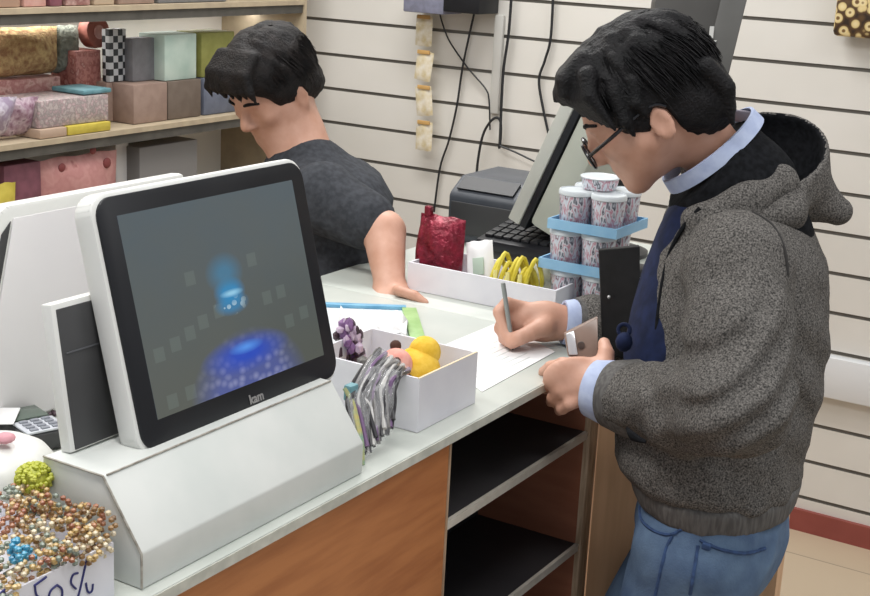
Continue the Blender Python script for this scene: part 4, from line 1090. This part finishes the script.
# torso of jacket -------------------------------------------------
tab = [(196, 722, 780, .09), (208, 690, 806, .14), (224, 668, 818, .155), (250, 653, 827, .168), (300, 640, 831, .168), (350, 630, 827, .168), (400, 620, 816, .170), (440, 613, 804, .172), (458, 613, 803, .172), (470, 620, 806, .17), (476, 626, 803, .165)]
def tabsec(tab, d=1.95, grow=0):
    Z, C, A, B = [], [], [], []
    for y, l, r, b in tab:
        c = P((l+r)/2, y, d); wv = (r-l)/2*d/FPX
        a = math.sqrt(max(wv*wv-(b*math.sin(math.radians(20)))**2, .002))/math.cos(math.radians(20))
        Z.append(c[2]); C.append(c); A.append(a+grow); B.append(b+grow)
    return Z, C, A, B
jZ = tabsec(tab)
def jacket(p):
    d = sections(p, *jZ, MF, MS, k=.03)
    sl = chain(p, [P(742, 262, 1.86), shL, P(737, 335, 1.715), elL], (.062, .066, .062, .058), .03)
    sl = smin(sl, chain(p, [elL, P(690, 408, 1.78), P(634, 398, 1.875)], (.066, .061, .050), .02), .03)
    # creases round the elbow and along the forearm
    e = P(730, 392, 1.66)
    r_ = np.linalg.norm(p-e, axis=1)
    sl = sl+.0055*np.sin((p-e)@nrm(-RH*.75+Z3*.65)*150+2*np.sin((p-e)@nrm(RH*.6+Z3*.8)*22))*np.exp(-(r_/.11)**2)
    e2 = P(680, 405, 1.76)
    sl = sl+.0035*np.sin((p-e2)@nrm(RH*.9+Z3*.35)*170)*np.exp(-(np.linalg.norm(p-e2, axis=1)/.07)**2)
    sr = chain(p, [shR, elR, P(592, 326, 2.14)], (.08, .065, .048), .03)
    d = smin(d, sl, .008); d = smin(d, sr, .03)
    d = smin(d, chain(p, [P(694, 220, 1.86), P(735, 205, 1.86), P(780, 186, 1.89)], (.018, .026, .026)), .02)
    # front opening: a slot between the two fronts
    d = d+wob(p, 26, .0045, 5)+wob(p, 60, .0012, 6)
    e3 = P(798, 360, 1.87)
    d = d+.004*np.sin((p-e3)@nrm(RH*.35+Z3*.9)*85+(p-e3)@RH*40)*np.exp(-(np.linalg.norm(p-e3, axis=1)/.15)**2)
    return d
lo = np.array([-1.12, 1.28, .80]); hi = np.array([-.33, 2.22, 1.34])
sdf_obj('hooded_jacket', jacket, lo, hi, .0058, HEATHER, man)
# hem and cuff rib
htab = [(466, 622, 806, .168), (476, 627, 802, .165), (490, 631, 798, .158), (496, 633, 796, .156)]
hZ = tabsec(htab)
sdf_obj('hem_rib', lambda p: sections(p, *hZ, MF, MS, k=.012)+wob(p, 40, .001, 8), np.array([-1.0, 1.4, .7]), np.array([-.3, 2.2, .95]), .006, RIB, man)
def ringtube(a, b_, r0, r1, nm, m_, n=28, wall=.004):
    a = np.array(a); b_ = np.array(b_); L_ = np.linalg.norm(b_-a)
    return MB().lathe(a, [(r0-wall, 0), (r0, 0), (r0*1.03, L_*.3), (r1, L_), (r1-wall, L_), (r1-wall, L_*.9)], n, b_-a).build(nm, m_, man)
ringtube(P(645, 401, 1.865), P(612, 394, 1.90), .054, .0475, 'cuff_rib', RIB)
ringtube(P(618, 395, 1.895), P(593, 388, 1.917), .045, .041, 'shirt_cuff', SHIRT)
ringtube(P(598, 326, 2.142), P(573, 323, 2.13), .048, .040, 'cuff_rib', RIB)
ringtube(P(576, 323, 2.131), P(563, 322, 2.128), .036, .034, 'shirt_cuff', SHIRT)
nax = nrm(P(680, 122, 1.93)-P(730, 168, 1.95))
cc0 = P(712, 150, 1.945)
# jacket front edge, navy underlayer
nv = [(196, 672, 770, .11), (230, 655, 770, .13), (270, 640, 770, .14), (310, 628, 760, .145), (350, 620, 750, .145), (400, 622, 740, .14)]
nZ = tabsec(nv, 1.97)
sdf_obj('navy_top', lambda p: sections(p, *nZ, MF, MS, k=.02), np.array([-1.05, 1.5, .9]), np.array([-.4, 2.25, 1.36]), .007, NAVY, man)
sdf_obj('hood_lining', lambda p: smax(chain(p, [P(716, 160, 1.95), P(732, 192, 1.95), P(742, 240, 1.95)], (.068, .086, .10), .03), (p-cc0)@nax+.006, .004), np.array([-1.05, 1.5, .95]), np.array([-.4, 2.25, 1.40]), .006, LINING, man)
def on_cloth(f, x, y, d0=1.55, d1=2.25):
    ds = np.linspace(d0, d1, 500); pts = np.stack([P(x, y, q) for q in ds]); v = f(pts); i = int(np.argmax(v < 0))
    return pts[i] if (v < 0).any() else P(x, y, 1.9)
MB().tube([on_cloth(jacket, *q) for q in ((700, 208), (684, 226), (671, 250), (663, 280), (658, 315), (656, 340))], .0032, 8, 6).build('front_seam', LINING, man)
MB().tube([on_cloth(jacket, *q) for q in ((752, 212), (772, 225), (784, 248), (788, 275))], .0022, 8, 6).build('shoulder_seam', mat('seam_grey', '#2f2d2c', .95), man)
MB().ball(P(624, 342, 1.86), .012, 2, (1, 1, 1.2)).build('toggle', NAVY, man)
MB().torus(P(624, 330, 1.865), .008, .0028, rot('X', 70) @ rot('Y', 20)).build('toggle_ring', NAVY, man)
# pocket slit
MB().tube([P(627, 428, 1.79), P(634, 437, 1.775), P(646, 442, 1.765)], [.002, .006, .002], 8, 4).build('pocket_slit', LINING, man)
# collar
def collar():
    m = MB(); n = 40; rings = []
    ex = nrm(P(757, 105, 1.95)-P(668, 186, 1.93)); ez = nrm(np.cross(nax, ex)); axn = nrm(np.cross(ex, ez))
    if axn@nax < 0: axn = -axn
    for (f0, hh_, dr) in ((1.03, -.010, .0), (1.0, .011, 0), (.95, .012, 0), (.97, -.009, 0)):
        ring = []
        for k in range(n):
            a = 2*PI*k/n
            ring.append(m.bm.verts.new(cc0+ex*.082*f0*math.cos(a)+ez*.072*f0*math.sin(a)+axn*hh_))
        rings.append(ring)
    for i in range(4):
        a_, b_ = rings[i], rings[(i+1) % 4]
        for k in range(n): m.bm.faces.new((a_[k], a_[(k+1) % n], b_[(k+1) % n], b_[k]))
    return m.build('shirt_collar', SHIRT, man)
collar()
# hood
hc = P(755, 154, 1.95)
hx = nrm(P(818, 124, 1.98)-P(690, 200, 1.90)); hn = -.36*RH+.74*Z3-.50*FH; hn = nrm(hn-hx*(hn@hx)); hy = np.cross(hn, hx)
HA = np.array([hx, hy, hn])
def hood_outer(p):
    d = ell(p, hc-hn*.012, HA, (.109, .098, .092))
    d = smin(d, cap(p, P(800, 190, 1.955), P(838, 211, 1.95), .042, .020), .04)
    d = smin(d, cap(p, P(720, 214, 1.86), P(790, 214, 1.88), .022, .026), .04)
    return d+wob(p, 30, .003, 11)
def hood_inner(p): return ell(p, hc-hn*.006, HA, (.100, .089, .082))
def hood(p):
    d = smax(hood_outer(p), -hood_inner(p), .006)
    return smax(d, (p-hc)@hn-.004, .008)
lo, hi = bounds(P(775, 175, 1.955), .2)
sdf_obj('hood', hood, lo, hi, .0045, [HEATHER, LINING], man, slot=lambda c: ((hood_inner(c) < .0035) & ((c-hc)@hn < .002)).astype(int))
MB().box(cc0+nrm(P(742, 118, 1.95)-cc0)*.066+nax*.002, (.03, .012, .016), .002).build('neck_label', mat('label_grey', '#7d7884', .7), man)
# jeans -----------------------------------------------------------
pc = P(714, 500, 1.95)
hipL, hipR = pc+MS*.085-Z3*.05, pc-MS*.085-Z3*.05
def leg(h_, off):
    k = h_+MF*(.105+off)-Z3*.36; a = k-Z3*.36-MF*.015
    return [h_, k, a]
LL, LR = leg(hipL, 0), leg(hipR, .06)
for q in (LL, LR): q[2][2] = .085
def jeans(p):
    d = sections(p, [pc[2]-.10, pc[2]-.04, pc[2], pc[2]+.03], [pc+MF*.0-Z3*.1, pc-Z3*.04, pc, pc], [.096, .108, .104, .098], [.150, .156, .150, .145], MF, MS, k=.03)
    for q in (LL, LR): d = smin(d, chain(p, [q[0]-MF*.0, q[1], q[2]], (.086, .064, .054), .03), .03)
    return d+wob(p, 38, .003, 21)
sdf_obj('jeans', jeans, np.array([-1.1, 1.35, .03]), np.array([-.3, 2.2, .9]), .0075, DENIM, man)
for q in (LL, LR):
    a = q[2]
    sdf_obj('shoe', lambda p, a=a: smax(smin(cap(p, a-Z3*.045-MF*.03, a+MF*.15-Z3*.055, .042, .033), cap(p, a, a-Z3*.03, .045, .045), .02), .004-p[:, 2], .004), a-.25, a+np.array([.25, .25, .1]), .008, mat('dark_shoe', '#2a2522', .5), man)
# seams and pockets of the jeans
def on_jeans(x, y, d=1.80):
    """first point of the denim along the line of sight"""
    ds = np.linspace(1.6, 2.2, 300); pts = np.stack([P(x, y, q) for q in ds]); v = jeans(pts); i = np.argmax(v < .0)
    return pts[i] if (v < 0).any() else P(x, y, 1.9)
for pts in ([(672, 536), (665, 552), (655, 596)], [(640, 506), (642, 520), (655, 531), (672, 534), (688, 524)], [(700, 540), (720, 549), (745, 553), (765, 548)], [(698, 545), (694, 570), (690, 594)]):
    MB().tube([on_jeans(*q)-FH*.001 for q in catmull([Vector((*q, 0)) for q in pts], 5)] if 0 else [on_jeans(q[0], q[1])-FH*.001 for q in catmull([Vector((*q, 0)) for q in pts], 6)], .0026, 6).build('seam', DENIM_D, man)
MB().box(on_jeans(707, 546), (.012, .012, .009), .002).build('pocket_tab', DENIM_D, man)

# phone and pen
o = thing('phone', 'brown mobile phone with a silver camera strip in the left hand of the man', 'phone', tuple(P(582, 340, 1.965)))
ph = [P(564, 334, 1.985), P(568, 357, 1.975), P(598, 359, 1.955), P(598, 317, 1.975)]
MB().prism(ph, FH*.009, .002).build('case', mat('brown_phone', '#7d675b', .3, '#8d766a', 20), o)
MB().prism([P(566, 334, 1.980), P(569, 355, 1.971), P(578, 355, 1.967), P(574, 331, 1.977)], FH*.004, .001).build('camera_strip', mat('silver_strip', '#cfcdd0', .2, metal=.5), o)
MB().lathe(P(581, 345, 1.968), [(.0055, 0), (.0055, .002), (.003, .0022)], 18, -FH).build('lens_ring', mat('lens_dark', '#56504e', .2), o)
o = thing('pen', 'thin grey pen held in the right hand of the man', 'pen', tuple(P(513, 349, 2.08)))
tip = at(513, 350, 2, 1.0022)
topq = P(503, 283, 2.07)
d_ = topq-tip
MB().tube([tip+d_*.10, tip+d_], .0036, 10).build('barrel', mat('pen_grey', '#8b8f8c', .35), o)
MB().tube([tip, tip+d_*.04, tip+d_*.10], [.0008, .002, .0036], 10).build('tip', mat('pen_tip', '#5b5d5e', .3, metal=.6), o)

# ---------------------------------------------------------------- cashier behind the counter
CF, CS = facing(-30)
cash = thing('person', 'dark haired cashier in a dark top bending down behind the counter and touch monitor', 'person', (-1.66, 2.15, 0))
HC = head_frame(P(268, 78, 2.68), -48, 36)
cN = P(298, 142, 2.72)
csL, csR = P(322, 196, 2.54), P(348, 190, 2.84)
ceL, cwL = P(384, 232, 2.48), P(390, 286, 2.42)
ceR, cwR = P(262, 262, 2.72), P(215, 300, 2.45)
def chand(p):
    d = ell(p, P(392, 291, 2.42), np.array([RH, FH, Z3]), (.035, .045, .016))
    for i in range(4):
        a = P(394+1.5*i, 289+.5*i, 2.42-.02*i); e = nrm(RH*.55-FH*.5-Z3*.12+RH*.12*i)
        d = smin(d, chain(p, [a, a+e*.032, a+e*.055-Z3*.006], (.010, .009, .007)), .006)
    d = smin(d, chain(p, [P(384, 292, 2.42), P(378, 299, 2.39), P(384, 303, 2.365)], (.012, .010, .008)), .008)
    return d
def cbody(p):
    d = head_sdf(p, HC, .92)
    d = smin(d, cap(p, hp(HC, -.03, 0, -.05), cN-Z3*.03, .048, .05), .025)
    d = smin(d, chain(p, [cN, P(325, 210, 2.7), P(320, 330, 2.7)], (.05, .07, .08)), .05)
    d = smin(d, chain(p, [P(325, 200, 2.7), csR, ceR, cwR], (.05, .048, .042, .028)), .03)
    d = smin(d, chain(p, [P(318, 200, 2.68), csL, ceL, cwL], (.05, .044, .040, .027)), .03)
    d = smin(d, chand(p), .012)
    d = smin(d, ell(p, cwR-RH*.05, np.array([RH, FH, Z3]), (.05, .035, .018)), .015)
    for i in range(4): d = smin(d, chain(p, [cwR-RH*.08+FH*(.024-.016*i), cwR-RH*.12+FH*(.026-.017*i)-Z3*.006, cwR-RH*.145+FH*(.026-.017*i)-Z3*.018], (.010, .009, .007)), .005)
    d = smin(d, chain(p, [cwR-RH*.03-FH*.03, cwR-RH*.07-FH*.055, cwR-RH*.10-FH*.055], (.012, .010, .008)), .008)
    return d
lo = np.minimum.reduce([P(190, 0, 2.4), P(140, 380, 2.4), P(420, 340, 2.4), P(300, 330, 2.9), P(190, 0, 2.9)])-.03
hi = np.maximum.reduce([P(250, 0, 2.6), P(420, 250, 2.3), P(420, 180, 3.0), P(330, 330, 2.35)])+.06
sdf_obj('body', cbody, lo, hi, .006, SKIN, cash)
fr2 = []
for i in range(9):
    s_ = -.056+.014*i; fr2.append((FR((.04, s_*.9, .090), (.080, s_, .075), (.097, s_*1.1+.006*(i % 3-1), .046), (.099, s_*1.1+.010*(i % 3-1), .018+.008*(i % 2))), (.013, .012, .009, .002)))
lo, hi = bounds(HC['C'], .18)
hr2 = sdf_obj('hair', hair_fn(HC, .92, 9, fr2), lo, hi, .0045, mat('dark_brown_hair', '#131112', .62, '#221d1c', 40, 4, bump=.7, bscale=260, dist=.004, spec=.25), cash)
strands(HC, .92, 900, 6, hr2, MATS['dark_brown_hair'], LIM)
for sd in (1, -1):
    eye(HC, .92, sd, cash)
    MB().tube([hp(HC, .094, sd*.015, .002, .92), hp(HC, .092, sd*.03, .006, .92), hp(HC, .078, sd*.047, .0, .92)], [.0028, .0034, .002], 6, 4).build('eyebrow', HAIR, cash)
CT = mat('charcoal_top', '#35373b', .9, '#43454a', 90, 3, bump=.3, spec=.15)
ct0 = P(322, 170, 2.6)
def ctop(p):
    zs = [(132, 282, 322, .06), (152, 272, 346, .10), (170, 266, 378, .15), (192, 262, 388, .18), (225, 262, 382, .17), (300, 262, 372, .16), (420, 262, 376, .16)]
    Z, C, A, B = [], [], [], []
    for y, l, r, b in zs:
        c = P((l+r)/2, y, 2.72); Z.append(c[2]); C.append(c); A.append((r-l)/2*2.72/FPX); B.append(b)
    d = sections(p, Z, C, A, B, CF, CS, k=.03)
    d = smin(d, chain(p, [P(352, 200, 2.76), csR, csR*.6+ceR*.4], (.066, .062, .056), .02), .03)
    d = smin(d, chain(p, [P(310, 200, 2.62), csL, csL*.3+ceL*.7], (.066, .062, .054), .02), .03)
    d = smax(d, -ell(p, cN+CF*.03+Z3*.03, np.eye(3), (.052, .052, .05)), .01)
    return d+wob(p, 30, .004, 31)
c0 = P(322, 260, 2.7)
sdf_obj('dark_top', ctop, c0-np.array([.32, .36, .42]), c0+np.array([.32, .36, .32]), .009, CT, cash)
cb = P(320, 420, 2.72)
def cpants(p):
    hip = np.array([cb[0], cb[1], cb[2]+.02])
    d = ell(p, hip, np.array([CF, CS, Z3]), (.13, .17, .13))
    for sd in (1, -1):
        a = hip+CS*.085*sd-CF*.01; k = a-Z3*.30+CF*.05; f_ = np.array([k[0], k[1], .09])-CF*.03
        d = smin(d, chain(p, [a, k, f_], (.09, .065, .05), .03), .03)
    return d
sdf_obj('trousers', cpants, np.array([cb[0]-.35, cb[1]-.35, .03]), np.array([cb[0]+.35, cb[1]+.35, cb[2]+.2]), .011, mat('dark_trousers', '#26272c', .9), cash)
